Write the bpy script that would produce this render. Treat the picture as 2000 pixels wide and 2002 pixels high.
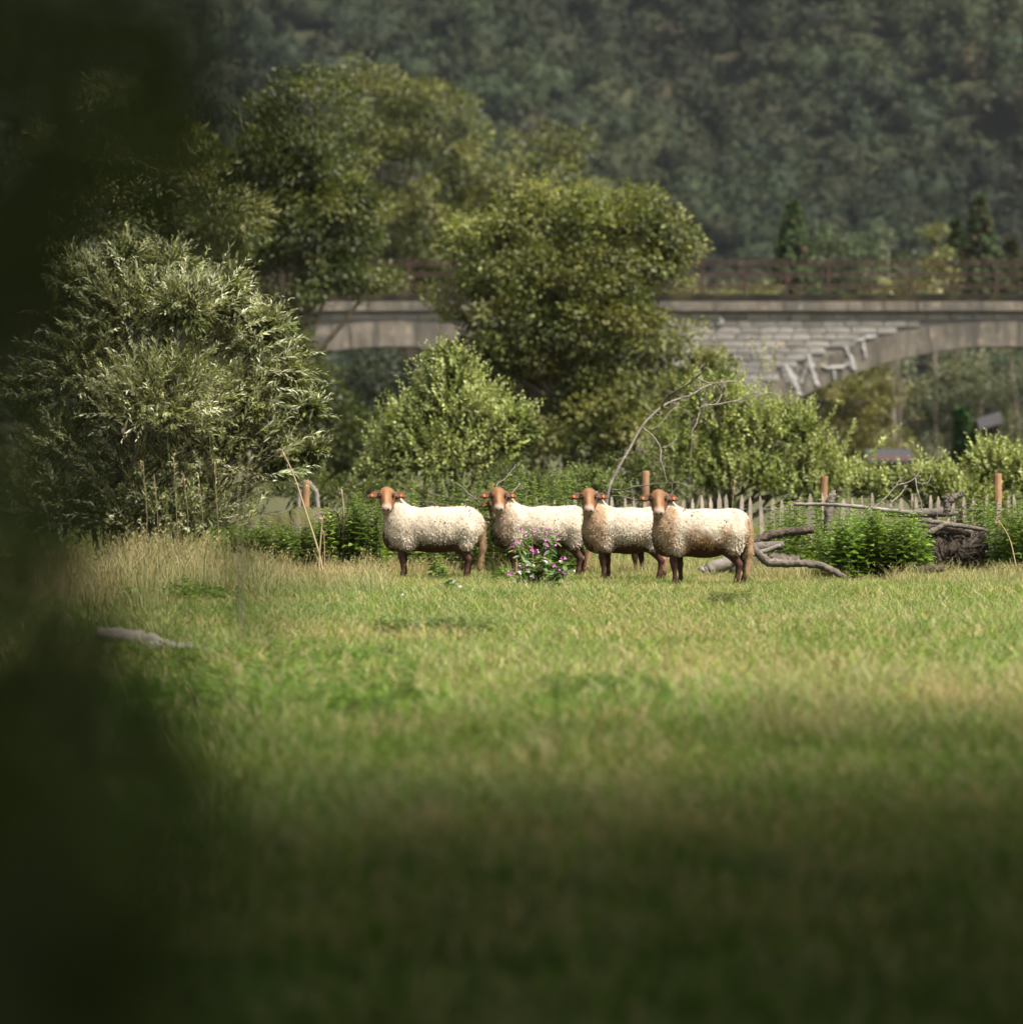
import bpy, math, random
import numpy as np
from mathutils import Vector, Matrix

for o in list(bpy.data.objects):
    bpy.data.objects.remove(o, do_unlink=True)
scene = bpy.context.scene
COL = scene.collection

# ------------------------------------------------------------------ camera, world, sun, exposure
EYE = 1.6                      # eye height above the meadow
FPX = 135.0 / 24.0 * 2002.0    # focal length in photo pixels
HORIZON = 849.0                # photo row of the horizon
cam_d = bpy.data.cameras.new('camera')
cam_d.sensor_fit = 'VERTICAL'; cam_d.sensor_height = 24.0; cam_d.sensor_width = 24.0
cam_d.lens = 135.0
cam_d.shift_y = -(1001.0 - HORIZON) / 2002.0
cam_d.clip_start = 0.1; cam_d.clip_end = 6000.0
cam_d.dof.use_dof = True
cam_d.dof.focus_distance = 61.5
cam_d.dof.aperture_fstop = 1.8
cam = bpy.data.objects.new('camera', cam_d); COL.objects.link(cam)
cam.location = (0, 0, EYE); cam.rotation_euler = (math.radians(90), 0, 0)
scene.camera = cam

SUN_EL, SUN_AZ = 56.0, 52.0    # elevation; azimuth to the right of straight behind the camera
world = bpy.data.worlds.new('World'); scene.world = world; world.use_nodes = True
wn = world.node_tree; bg = wn.nodes['Background']
sky = wn.nodes.new('ShaderNodeTexSky'); sky.sky_type = 'NISHITA'; sky.sun_disc = False
sky.sun_elevation = math.radians(SUN_EL); sky.sun_rotation = math.radians(180.0 - SUN_AZ)
sky.dust_density = 2.0
hs = wn.nodes.new('ShaderNodeHueSaturation'); hs.inputs['Saturation'].default_value = 0.35   # thin cloud whitens the sky
wn.links.new(sky.outputs[0], hs.inputs['Color']); wn.links.new(hs.outputs[0], bg.inputs[0]); bg.inputs[1].default_value = 0.072
sun_d = bpy.data.lights.new('sun', 'SUN'); sun_d.energy = 4.8; sun_d.angle = math.radians(16.0)
sun_d.color = (1.0, 0.965, 0.91)
sun = bpy.data.objects.new('sun', sun_d); COL.objects.link(sun)
sv = Vector((math.sin(math.radians(SUN_AZ)) * math.cos(math.radians(SUN_EL)),
             -math.cos(math.radians(SUN_AZ)) * math.cos(math.radians(SUN_EL)), math.sin(math.radians(SUN_EL))))
sun.rotation_euler = sv.to_track_quat('Z', 'Y').to_euler(); sun.location = sv * 60

vs = scene.view_settings
vs.view_transform = 'Standard'; vs.look = 'None'; vs.exposure = 1.12; vs.gamma = 1.0; vs.use_curve_mapping = False
scene.render.engine = 'CYCLES'
cy = scene.cycles
cy.use_denoising = True
cy.use_adaptive_sampling = True; cy.adaptive_threshold = 0.025
cy.max_bounces = 4; cy.diffuse_bounces = 2; cy.glossy_bounces = 2; cy.transmission_bounces = 3
cy.volume_bounces = 0; cy.transparent_max_bounces = 4
cy.sample_clamp_indirect = 4.0

# ------------------------------------------------------------------ helpers
def P(u, v, Y):
    """photo pixel and distance -> point of the place"""
    return np.array([(u - 1000.0) / FPX * Y, Y, EYE + (HORIZON - v) / FPX * Y])
def M_(n, Y): return n / FPX * Y                    # pixels at a distance -> metres

def nrm(a):
    return a / np.maximum(np.linalg.norm(a, axis=-1, keepdims=True), 1e-9)

class Geo:
    def __init__(s):
        s.V = []; s.T = []; s.Q = []; s.C = []; s.n = 0
    def add(s, V, T=None, Q=None, C=None):
        V = np.asarray(V, dtype=np.float64).reshape(-1, 3)
        if T is not None and len(T): s.T.append(np.asarray(T).reshape(-1, 3) + s.n)
        if Q is not None and len(Q): s.Q.append(np.asarray(Q).reshape(-1, 4) + s.n)
        if C is None: C = np.ones((len(V), 3)) * 0.5
        C = np.asarray(C, dtype=np.float64)
        if C.ndim == 1: C = np.tile(C, (len(V), 1))
        s.C.append(C); s.V.append(V); s.n += len(V)
        return s
    def mesh(s, name, mat, smooth=False):
        V = np.concatenate(s.V); C = np.concatenate(s.C)
        T = np.concatenate(s.T) if s.T else np.zeros((0, 3), int)
        Q = np.concatenate(s.Q) if s.Q else np.zeros((0, 4), int)
        me = bpy.data.meshes.new(name)
        me.vertices.add(len(V)); me.vertices.foreach_set('co', V.astype(np.float32).ravel())
        nl = len(T) * 3 + len(Q) * 4
        me.loops.add(nl); me.loops.foreach_set('vertex_index', np.concatenate([T.ravel(), Q.ravel()]).astype(np.int32))
        npoly = len(T) + len(Q)
        me.polygons.add(npoly)
        st = np.concatenate([np.arange(len(T)) * 3, len(T) * 3 + np.arange(len(Q)) * 4]).astype(np.int32)
        me.polygons.foreach_set('loop_start', st)
        soft = smooth or (mat is not None and mat.name in ('foliage', 'foliage_far', 'grass_blades', 'plant_stems', 'fleece_wool'))
        me.polygons.foreach_set('use_smooth', np.full(npoly, bool(soft)))
        me.update(calc_edges=True); me.validate()
        at = me.color_attributes.new('col', 'FLOAT_COLOR', 'POINT')
        at.data.foreach_set('color', np.concatenate([C, np.ones((len(C), 1))], 1).astype(np.float32).ravel())
        if mat: me.materials.append(mat)
        return me

def link(name, data, parent=None, loc=None):
    o = bpy.data.objects.new(name, data); COL.objects.link(o)
    if parent: o.parent = parent
    if loc is not None: o.location = loc
    return o
def obj(name, geo, mat, parent=None, smooth=False, kind=None):
    o = link(name, geo.mesh(name, mat, smooth), parent)
    if kind: o['kind'] = kind
    return o
def tag(o, label, cat, group=None):
    o['label'] = label; o['category'] = cat
    if group: o['group'] = group
    return o
def thing(name, label, cat, group=None, loc=(0, 0, 0), rz=0.0):
    o = link(name, None, None, Vector(loc)); o.rotation_euler = (0, 0, rz)
    o.empty_display_size = 0.2
    return tag(o, label, cat, group)
def child(name, geo, mat, parent, smooth=False, kind=None):
    """world-space geometry put under a thing whose Empty stands at its base"""
    off = np.array(parent.location)
    geo.V = [v - off for v in geo.V]
    return obj(name, geo, mat, parent, smooth, kind)

def tube(pts, rad, seg=6, col=(.5, .5, .5), rough=0.0, rng=None, caps=True, g=None):
    """tapered tube along a polyline"""
    g = g or Geo()
    pts = np.asarray(pts, float); n = len(pts); rad = np.broadcast_to(np.asarray(rad, float), (n,))
    t = np.gradient(pts, axis=0); t = nrm(t)
    up = np.array([0, 0, 1.0]) if abs(t[:, 2]).mean() < 0.8 else np.array([1.0, 0, 0])
    a = nrm(np.cross(t, up)); b = np.cross(t, a)
    th = np.arange(seg) / seg * 2 * np.pi
    R = np.repeat(rad[:, None], seg, 1)
    if rough and rng is not None: R = R * (1 + rough * rng.standard_normal(R.shape))
    V = pts[:, None] + R[..., None] * (np.cos(th)[None, :, None] * a[:, None] + np.sin(th)[None, :, None] * b[:, None])
    i = np.arange(n - 1)[:, None] * seg; j = np.arange(seg)[None]; k = (j + 1) % seg
    Q = np.stack([i + j, i + k, i + seg + k, i + seg + j], -1).reshape(-1, 4)
    V = V.reshape(-1, 3); T = []
    if caps:
        m = len(V); V = np.concatenate([V, pts[:1], pts[-1:]])
        for j in range(seg):
            T.append((m, (j + 1) % seg, j)); T.append((m + 1, (n - 1) * seg + j, (n - 1) * seg + (j + 1) % seg))
    g.add(V, T, Q, np.asarray(col))
    return g

def smoothline(pts, n=4):
    """Catmull-Rom through points (last columns may be radii)"""
    p = np.asarray(pts, float); p = np.concatenate([2 * p[:1] - p[1:2], p, 2 * p[-1:] - p[-2:-1]])
    out = []
    for i in range(1, len(p) - 2):
        for s in np.arange(n) / n:
            a, b, c, d = p[i - 1], p[i], p[i + 1], p[i + 2]
            out.append(0.5 * (2 * b + (c - a) * s + (2 * a - 5 * b + 4 * c - d) * s ** 2 + (3 * b - a - 3 * c + d) * s ** 3))
    out.append(p[-2]); return np.array(out)

def leaves(g, pos, d, n, L, W, col, fold=0.25):
    """diamond leaves, folded along the midrib"""
    pos = np.asarray(pos); N = len(pos)
    d = nrm(d); n = n - (n * d).sum(-1, keepdims=True) * d; n = nrm(n); s = np.cross(d, n)
    L = np.broadcast_to(L, (N,))[:, None]; W = np.broadcast_to(W, (N,))[:, None]
    mid = pos + d * L * 0.45 + n * W * fold
    V = np.stack([pos, mid + s * W * 0.5, pos + d * L, mid - s * W * 0.5], 1).reshape(-1, 3)
    i = np.arange(N)[:, None] * 4
    T = np.concatenate([i + np.array([[0, 1, 2]]), i + np.array([[0, 2, 3]])], 0)
    g.add(V, T, None, np.repeat(np.broadcast_to(col, (N, 3)), 4, 0))
    return g

def rnd_unit(rng, n):
    return nrm(rng.standard_normal((n, 3)))

def jitter_col(rng, base, n, v=0.25, yellow=0.25):
    base = np.asarray(base)
    c = np.tile(base, (n, 1)) * np.exp(rng.normal(0, v, (n, 1)))
    y = rng.random((n, 1)) * yellow
    return c * (1 + y * np.array([[0.9, 0.45, -0.2]]))

def crown(rng, lobes, density=1.0, leaf=0.12, wid=0.6, base=(.06, .09, .02), clump=0.35, per=46, tipcol=None, inner=0.3, g=None, vclump=0.25, yellow=0.34):
    """leaf clumps spread through lobes (cx,cy,cz,rx,ry,rz); uneven outline, gaps between clumps"""
    g = g or Geo()
    for (cx, cy, cz, rx, ry, rz) in lobes:
        area = 4 * math.pi * ((rx * ry) ** 1.6 / 3 + (rx * rz) ** 1.6 / 3 + (ry * rz) ** 1.6 / 3) ** (1 / 1.6)
        k = max(6, int(density * area / (clump * clump * 2.2)))
        dirs = rnd_unit(rng, k)
        ki = int(k * inner)
        rr = np.concatenate([rng.uniform(0.25, 0.75, ki), rng.uniform(0.72, 1.08, k - ki)])
        lump = 1 + 0.16 * np.sin(dirs[:, 0] * 5 + cx * 3) * np.cos(dirs[:, 2] * 6 + cz * 2) + 0.1 * np.sin(dirs[:, 1] * 9 + cx)
        cc = np.array([cx, cy, cz]) + dirs * np.array([rx, ry, rz]) * (rr * lump)[:, None]
        ccol = jitter_col(rng, base, k, vclump, yellow)
        if tipcol is not None:
            m = rng.random(k) < 0.35; ccol[m] = jitter_col(rng, tipcol, m.sum(), 0.15, 0.3)
        csz = clump * rng.uniform(0.6, 1.35, k)
        npc = np.maximum(6, (per * (csz / clump) ** 2).astype(int)); N = npc.sum()
        ci = np.repeat(np.arange(k), npc)
        off = rnd_unit(rng, N) * (rng.random((N, 1)) ** 0.45) * np.array([1.0, 1.0, 0.68])
        pos = cc[ci] + off * csz[ci][:, None]
        out = dirs[ci]
        d = nrm(out * 0.7 + nrm(off) * 0.7 + rng.standard_normal((N, 3)) * 0.5 + np.array([0, 0, -0.25]))
        n = nrm(nrm(off) * 0.55 + out * 0.35 + np.array([0, 0, 0.55]) + rng.standard_normal((N, 3)) * 0.33)
        L = leaf * rng.uniform(0.65, 1.3, N)
        col = ccol[ci] * np.exp(rng.normal(0, 0.16, (N, 1)))
        leaves(g, pos, d, n, L, L * wid, col)
    return g

def many_tubes(g, A, D, Ln, r, col, m=4, droop=0.0, seg=3):
    """N thin curved stems at once"""
    N = len(A); s = np.linspace(0, 1, m)
    Ln = np.broadcast_to(Ln, (N,)); dr = np.broadcast_to(droop, (N,))
    pts = A[:, None] + D[:, None] * (s[None, :, None] * Ln[:, None, None])
    pts[..., 2] -= dr[:, None] * Ln[:, None] * (s ** 2)[None]
    t = nrm(np.gradient(pts, axis=1)); a = nrm(np.cross(t, np.array([0.3, 0.9, 0.15]))); b = np.cross(t, a)
    th = np.arange(seg) / seg * 2 * np.pi
    R = np.broadcast_to(r, (N,))[:, None] * (1 - 0.75 * s)[None]
    V = pts[:, :, None] + R[..., None, None] * (np.cos(th)[:, None] * a[:, :, None] + np.sin(th)[:, None] * b[:, :, None])
    base = np.arange(N)[:, None, None] * (m * seg) + np.arange(m - 1)[None, :, None] * seg
    j = np.arange(seg)[None, None]; k = (j + 1) % seg
    Q = np.stack([base + j, base + k, base + seg + k, base + seg + j], -1).reshape(-1, 4)
    C = np.broadcast_to(col, (N, 3)); C = np.repeat(C, m * seg, 0)
    g.add(V.reshape(-1, 3), None, Q, C)
    return g

def shoots(rng, gl, gs, A, D, Ln, nl, leaf, wid, col, stemcol, stem_r=0.004, droop=0.1, angle=0.8, taper=0.5, sag=0.15, s0=0.12, pairs=False, norm_up=0.8, m=4):
    """leafy shoots: N stems from A along D, each with nl leaves"""
    N = len(A); D = nrm(D)
    Ln = np.broadcast_to(Ln, (N,)).astype(float); dr = np.broadcast_to(droop, (N,))
    if gs is not None: many_tubes(gs, A, D, Ln, stem_r, stemcol, m, dr)
    s = np.linspace(s0, 1.0, nl)
    pos = A[:, None] + D[:, None] * (s[None, :, None] * Ln[:, None, None])
    pos[..., 2] -= dr[:, None] * Ln[:, None] * (s ** 2)[None]
    t = np.repeat(D[:, None], nl, 1).copy(); t[..., 2] -= 2 * dr[:, None] * s[None]; t = nrm(t)
    ref = nrm(np.cross(t, np.array([0.2, 0.97, 0.1]))); ref2 = np.cross(t, ref)
    k = np.arange(nl)
    ph = (k * (math.pi / 2 if pairs else 2.4))[None] + rng.random((N, 1)) * 6.28 + rng.normal(0, 0.35, (N, nl))
    reps = (0, math.pi) if pairs else (0,)
    for a in reps:
        side = np.cos(ph + a)[..., None] * ref + np.sin(ph + a)[..., None] * ref2
        d = nrm(t * math.cos(angle) + side * math.sin(angle) + rng.standard_normal(t.shape) * 0.12 + np.array([0, 0, -sag]))
        n = nrm(t * 0.8 + np.array([0, 0, norm_up]) + rng.standard_normal(t.shape) * 0.35)
        L = leaf * (1 - taper * s ** 1.5)[None] * rng.uniform(0.75, 1.25, (N, nl))
        c = np.asarray(col)
        c = c if c.ndim == 2 else np.tile(c, (N, 1))
        cc = np.repeat(c[:, None], nl, 1) * np.exp(rng.normal(0, 0.2, (N, nl, 1)))
        leaves(gl, pos.reshape(-1, 3), d.reshape(-1, 3), n.reshape(-1, 3), L.ravel(), L.ravel() * wid, cc.reshape(-1, 3))

# ------------------------------------------------------------------ materials
def new_mat(name):
    m = bpy.data.materials.new(name); m.use_nodes = True
    nt = m.node_tree; b = nt.nodes['Principled BSDF']
    b.inputs['Specular IOR Level'].default_value = 0.3
    return m, nt, b
def nd(nt, t, **kw):
    n = nt.nodes.new(t)
    for k, v in kw.items(): setattr(n, k, v)
    return n
def mixc(nt, fac, a, b, blend='MIX'):
    n = nd(nt, 'ShaderNodeMix', data_type='RGBA', blend_type=blend)
    for i, x in ((0, fac), (6, a), (7, b)):
        if isinstance(x, bpy.types.NodeSocket): nt.links.new(x, n.inputs[i])
        elif isinstance(x, (int, float)): n.inputs[i].default_value = x
        else: n.inputs[i].default_value = (*x, 1.0)
    return n.outputs[2]
def noise(nt, scale, detail=3.0, coord=None, rough=0.55, dim='3D'):
    n = nd(nt, 'ShaderNodeTexNoise'); n.inputs['Scale'].default_value = scale; n.inputs['Detail'].default_value = detail
    n.inputs['Roughness'].default_value = rough
    if coord is not None: nt.links.new(coord, n.inputs['Vector'])
    return n.outputs['Fac']
def ramp(nt, fac, lo, hi):
    n = nd(nt, 'ShaderNodeMapRange'); nt.links.new(fac, n.inputs[0]); n.inputs[1].default_value = lo; n.inputs[2].default_value = hi
    return n.outputs[0]
def bump(nt, b, h, strength=0.5, dist=0.02):
    n = nd(nt, 'ShaderNodeBump'); n.inputs['Strength'].default_value = strength; n.inputs['Distance'].default_value = dist
    nt.links.new(h, n.inputs['Height']); nt.links.new(n.outputs[0], b.inputs['Normal'])
def attr(nt, name='col'):
    n = nd(nt, 'ShaderNodeAttribute'); n.attribute_name = name; return n.outputs['Color']
def objcoord(nt): return nd(nt, 'ShaderNodeTexCoord').outputs['Object']
def geopos(nt): return nd(nt, 'ShaderNodeNewGeometry').outputs['Position']

def leaf_material(name, transl=0.35, rough=0.5, spec=0.35, inst=False):
    m, nt, b = new_mat(name)
    c = attr(nt)
    if inst:
        oi = nd(nt, 'ShaderNodeObjectInfo')
        big = ramp(nt, noise(nt, 0.35, 3, oi.outputs['Location']), 0.38, 0.64)
        small = ramp(nt, noise(nt, 2.1, 2, oi.outputs['Location']), 0.3, 0.7)
        t1 = mixc(nt, big, (0.84, 1.0, 0.8), (1.14, 1.06, 1.0))
        c = mixc(nt, 1.0, c, t1, 'MULTIPLY')
        t2 = mixc(nt, small, (0.72, 0.8, 0.7), (1.28, 1.18, 1.15))
        c = mixc(nt, 1.0, c, t2, 'MULTIPLY')
    nt.links.new(c, b.inputs['Base Color'])
    b.inputs['Roughness'].default_value = rough; b.inputs['Specular IOR Level'].default_value = spec
    tr = nd(nt, 'ShaderNodeBsdfTranslucent')
    tc = mixc(nt, 1.0, c, (1.08, 1.2, 0.55), 'MULTIPLY'); nt.links.new(tc, tr.inputs[0])
    mx = nd(nt, 'ShaderNodeMixShader'); mx.inputs[0].default_value = transl
    nt.links.new(b.outputs[0], mx.inputs[1]); nt.links.new(tr.outputs[0], mx.inputs[2])
    nt.links.new(mx.outputs[0], nt.nodes['Material Output'].inputs[0])
    return m
def wood_material(name, c1, c2, scale=18, stretch=None, moss=None, bstr=0.7, bdist=0.02):
    m, nt, b = new_mat(name)
    co = geopos(nt)
    f = noise(nt, scale, 5, co, 0.65)
    f2 = noise(nt, scale * 0.25, 3, co)
    c = mixc(nt, ramp(nt, f, 0.3, 0.7), c1, c2)
    c = mixc(nt, ramp(nt, f2, 0.45, 0.65), c, tuple(0.6 * (a + bb) / 2 for a, bb in zip(c1, c2)))
    if moss:
        nn = nd(nt, 'ShaderNodeNewGeometry'); sp = nd(nt, 'ShaderNodeSeparateXYZ'); nt.links.new(nn.outputs['Normal'], sp.inputs[0])
        mf = nd(nt, 'ShaderNodeMath', operation='MULTIPLY'); nt.links.new(ramp(nt, sp.outputs['Z'], 0.1, 0.7), mf.inputs[0]); nt.links.new(ramp(nt, f2, 0.35, 0.5), mf.inputs[1])
        c = mixc(nt, mf.outputs[0], c, moss)
    nt.links.new(c, b.inputs['Base Color']); b.inputs['Roughness'].default_value = 0.9
    bump(nt, b, f, bstr, bdist)
    return m
def col_material(name, rough=0.9, bscale=None, bstr=0.4, bdist=0.01, var=0.0):
    m, nt, b = new_mat(name)
    c = attr(nt)
    if var:
        c = mixc(nt, ramp(nt, noise(nt, bscale or 30, 4, objcoord(nt)), 0.25, 0.75), mixc(nt, 1.0, c, (1 - var,) * 3, 'MULTIPLY'), mixc(nt, 1.0, c, (1 + var,) * 3, 'MULTIPLY'))
    nt.links.new(c, b.inputs['Base Color']); b.inputs['Roughness'].default_value = rough
    if bscale: bump(nt, b, noise(nt, bscale, 4, objcoord(nt)), bstr, bdist)
    return m

MAT_LEAF = leaf_material('foliage')
MAT_LEAF_FAR = leaf_material('foliage_far', 0.2, 0.75, 0.15)
MAT_GRASS = leaf_material('grass_blades', 0.3, 0.6, 0.25, inst=True)
MAT_STEM = col_material('plant_stems', 0.7)
MAT_BARK = wood_material('bark', (0.10, 0.075, 0.05), (0.22, 0.18, 0.13), 14, bdist=0.03)
MAT_DEAD = wood_material('dead_wood', (0.10, 0.08, 0.06), (0.33, 0.28, 0.23), 30, bdist=0.008)
MAT_GREYLOG = wood_material('weathered_log', (0.06, 0.046, 0.034), (0.235, 0.195, 0.15), 16, bdist=0.03, bstr=1.0)
MAT_DARKLOG = wood_material('dark_bark_log', (0.035, 0.026, 0.018), (0.17, 0.125, 0.085), 22, bdist=0.05, bstr=1.0)
MAT_MOSSLOG = wood_material('mossy_log', (0.06, 0.045, 0.03), (0.20, 0.16, 0.115), 16, moss=(0.085, 0.08, 0.022), bstr=1.0, bdist=.04)
MAT_PALEWOOD = wood_material('split_pale_wood', (0.15, 0.125, 0.10), (0.34, 0.30, 0.25), 12)

# ------------------------------------------------------------------ ground and hill
def ground():
    xs = np.unique(np.concatenate([np.linspace(-2500, -40, 14), np.linspace(-40, 40, 81), np.linspace(40, 2500, 14)]))
    ys = np.unique(np.concatenate([np.linspace(-600, -10, 6), np.linspace(-10, 110, 121), np.linspace(110, 3200, 16)]))
    X, Y = np.meshgrid(xs, ys, indexing='ij')
    near = np.exp(-((X / 40) ** 2)) * (Y > -10) * (Y < 110)
    Z = near * 0.02 * (np.sin(X * 1.7 + Y * 0.9) + np.sin(Y * 1.3 - X * 0.6 + 1) + np.sin(X * 0.5 + 2) * np.sin(Y * 0.6)) - 0.02
    V = np.stack([X, Y, Z], -1).reshape(-1, 3); nx, ny = X.shape
    i = np.arange(nx - 1)[:, None] * ny + np.arange(ny - 1)[None]
    Q = np.stack([i, i + ny, i + ny + 1, i + 1], -1).reshape(-1, 4)
    m, nt, b = new_mat('meadow_soil')
    co = geopos(nt)
    a = mixc(nt, ramp(nt, noise(nt, 0.5, 4, co), 0.35, 0.65), (0.055, 0.07, 0.018), (0.12, 0.105, 0.045))
    c = mixc(nt, ramp(nt, noise(nt, 18, 3, co), 0.4, 0.7), a, (0.05, 0.045, 0.02))
    nt.links.new(c, b.inputs['Base Color']); b.inputs['Roughness'].default_value = 1.0
    bump(nt, b, noise(nt, 30, 4, co), 0.8, 0.03)
    o = obj('ground', Geo().add(V, None, Q), m, smooth=True); o['kind'] = 'structure'
ground()

def hill_z(X, Y):
    t = np.clip((Y - 820) / 330, 0, 1.2)
    g = 6.5 * np.sin(X * 0.07 + Y * 0.05) + 3.0 * np.sin(X * 0.15 + Y * 0.02 + 1.3)
    return t * 165 + g * np.clip(t * 2.5, 0, 1) - 2
def hill():
    xs = np.linspace(-420, 420, 85); ys = np.linspace(800, 1215, 42)
    X, Y = np.meshgrid(xs, ys, indexing='ij'); Z = hill_z(X, Y)
    V = np.stack([X, Y, Z], -1).reshape(-1, 3); nx, ny = X.shape
    i = np.arange(nx - 1)[:, None] * ny + np.arange(ny - 1)[None]
    Q = np.stack([i, i + ny, i + ny + 1, i + 1], -1).reshape(-1, 4)
    m, nt, b = new_mat('hillside_floor')
    nt.links.new(mixc(nt, noise(nt, 0.08, 4, geopos(nt)), (0.02, 0.025, 0.01), (0.05, 0.045, 0.02)), b.inputs['Base Color']); b.inputs['Roughness'].default_value = 1.0
    o = obj('hill', Geo().add(V, None, Q), m, smooth=True); o['kind'] = 'structure'
    # the wood that clothes it
    rng = np.random.default_rng(5)
    g = Geo()
    pts = []
    for yy in np.arange(826, 1075, 5.0):
        for xx in np.arange(-150, 150, 5.3):
            pts.append((xx + rng.uniform(-3.4, 3.4), yy + rng.uniform(-3, 3)))
    pts = np.array(pts)
    keep = (np.abs(pts[:, 0]) < pts[:, 1] * 0.100 + 18) & (hill_z(pts[:, 0], pts[:, 1]) < pts[:, 1] * 0.084 + 6)
    pts = pts[keep]
    pal = np.array([(.046, .052, .024), (.054, .054, .024), (.040, .049, .026), (.056, .051, .027), (.047, .056, .028), (.042, .046, .027), (.066, .05, .028)])
    prob = np.array([.24, .2, .18, .12, .14, .09, .03])
    for (x, y) in pts:
        z = float(hill_z(x, y)); r = rng.uniform(2.3, 4.4); h = rng.uniform(0.9, 1.3) * r
        grove = np.sin(x * 0.06 + y * 0.05) + np.sin(x * 0.025 - y * 0.07 + 2)
        base = pal[rng.choice(len(pal), p=prob)] * np.array([.50, .58, .47]) * math.exp(rng.normal(0, 0.13)) * (1 + 0.18 * grove)
        nu, nv = 11, 7
        th = np.linspace(0.02, 2.1, nv)[:, None]; ph = (np.arange(nu) / nu * 2 * np.pi)[None]
        dd = np.stack([np.sin(th) * np.cos(ph), np.sin(th) * np.sin(ph), np.cos(th) + 0 * ph], -1).reshape(-1, 3)
        def lumps(q): return 1 + 0.16 * np.sin(q[:, 0] * 4.5 + x) * np.sin(q[:, 2] * 5 + y) + 0.11 * np.sin(q[:, 1] * 8 + x * 2) * np.sin(q[:, 0] * 7 + y) + 0.07 * np.sin(q[:, 2] * 13 + q[:, 0] * 11 + x)
        c0 = np.array([x, y, z + 3.6 + h * 0.6 + rng.uniform(-1, 1.5)]); R3 = np.array([r, r, h])
        Vc = c0 + dd * R3 * (0.8 * lumps(dd) * (1 + rng.normal(0, .05, len(dd))))[:, None]
        ii = np.arange(nv - 1)[:, None] * nu; jj = np.arange(nu)[None]; kk = (jj + 1) % nu
        g.add(Vc, None, np.stack([ii + jj, ii + nu + jj, ii + nu + kk, ii + kk], -1).reshape(-1, 4), base * np.exp(rng.normal(0, 0.08, (len(Vc), 1))))
        n = 140
        d = rnd_unit(rng, n); d[:, 2] = np.where(d[:, 2] < -0.35, -d[:, 2], d[:, 2])
        pos = c0 + d * R3 * (lumps(d) * rng.uniform(0.8, 1.2, n))[:, None]
        nn = nrm(d * 1.2 + np.array([0, 0, 0.15]) + rng.standard_normal((n, 3)) * 0.28)
        dd = rng.standard_normal((n, 3)); L = rng.uniform(0.6, 1.4, n)
        leaves(g, pos - nrm(dd) * L[:, None] * 0.4, dd, nn, L, L * 0.8, base * np.exp(rng.normal(0, 0.08, (n, 1))), 0.08)
    w = obj('hillside_wood', g, MAT_LEAF_FAR, smooth=True, kind='stuff')
    w['label'] = 'hazy dark green wood covering the far hillside'
hill()

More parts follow.
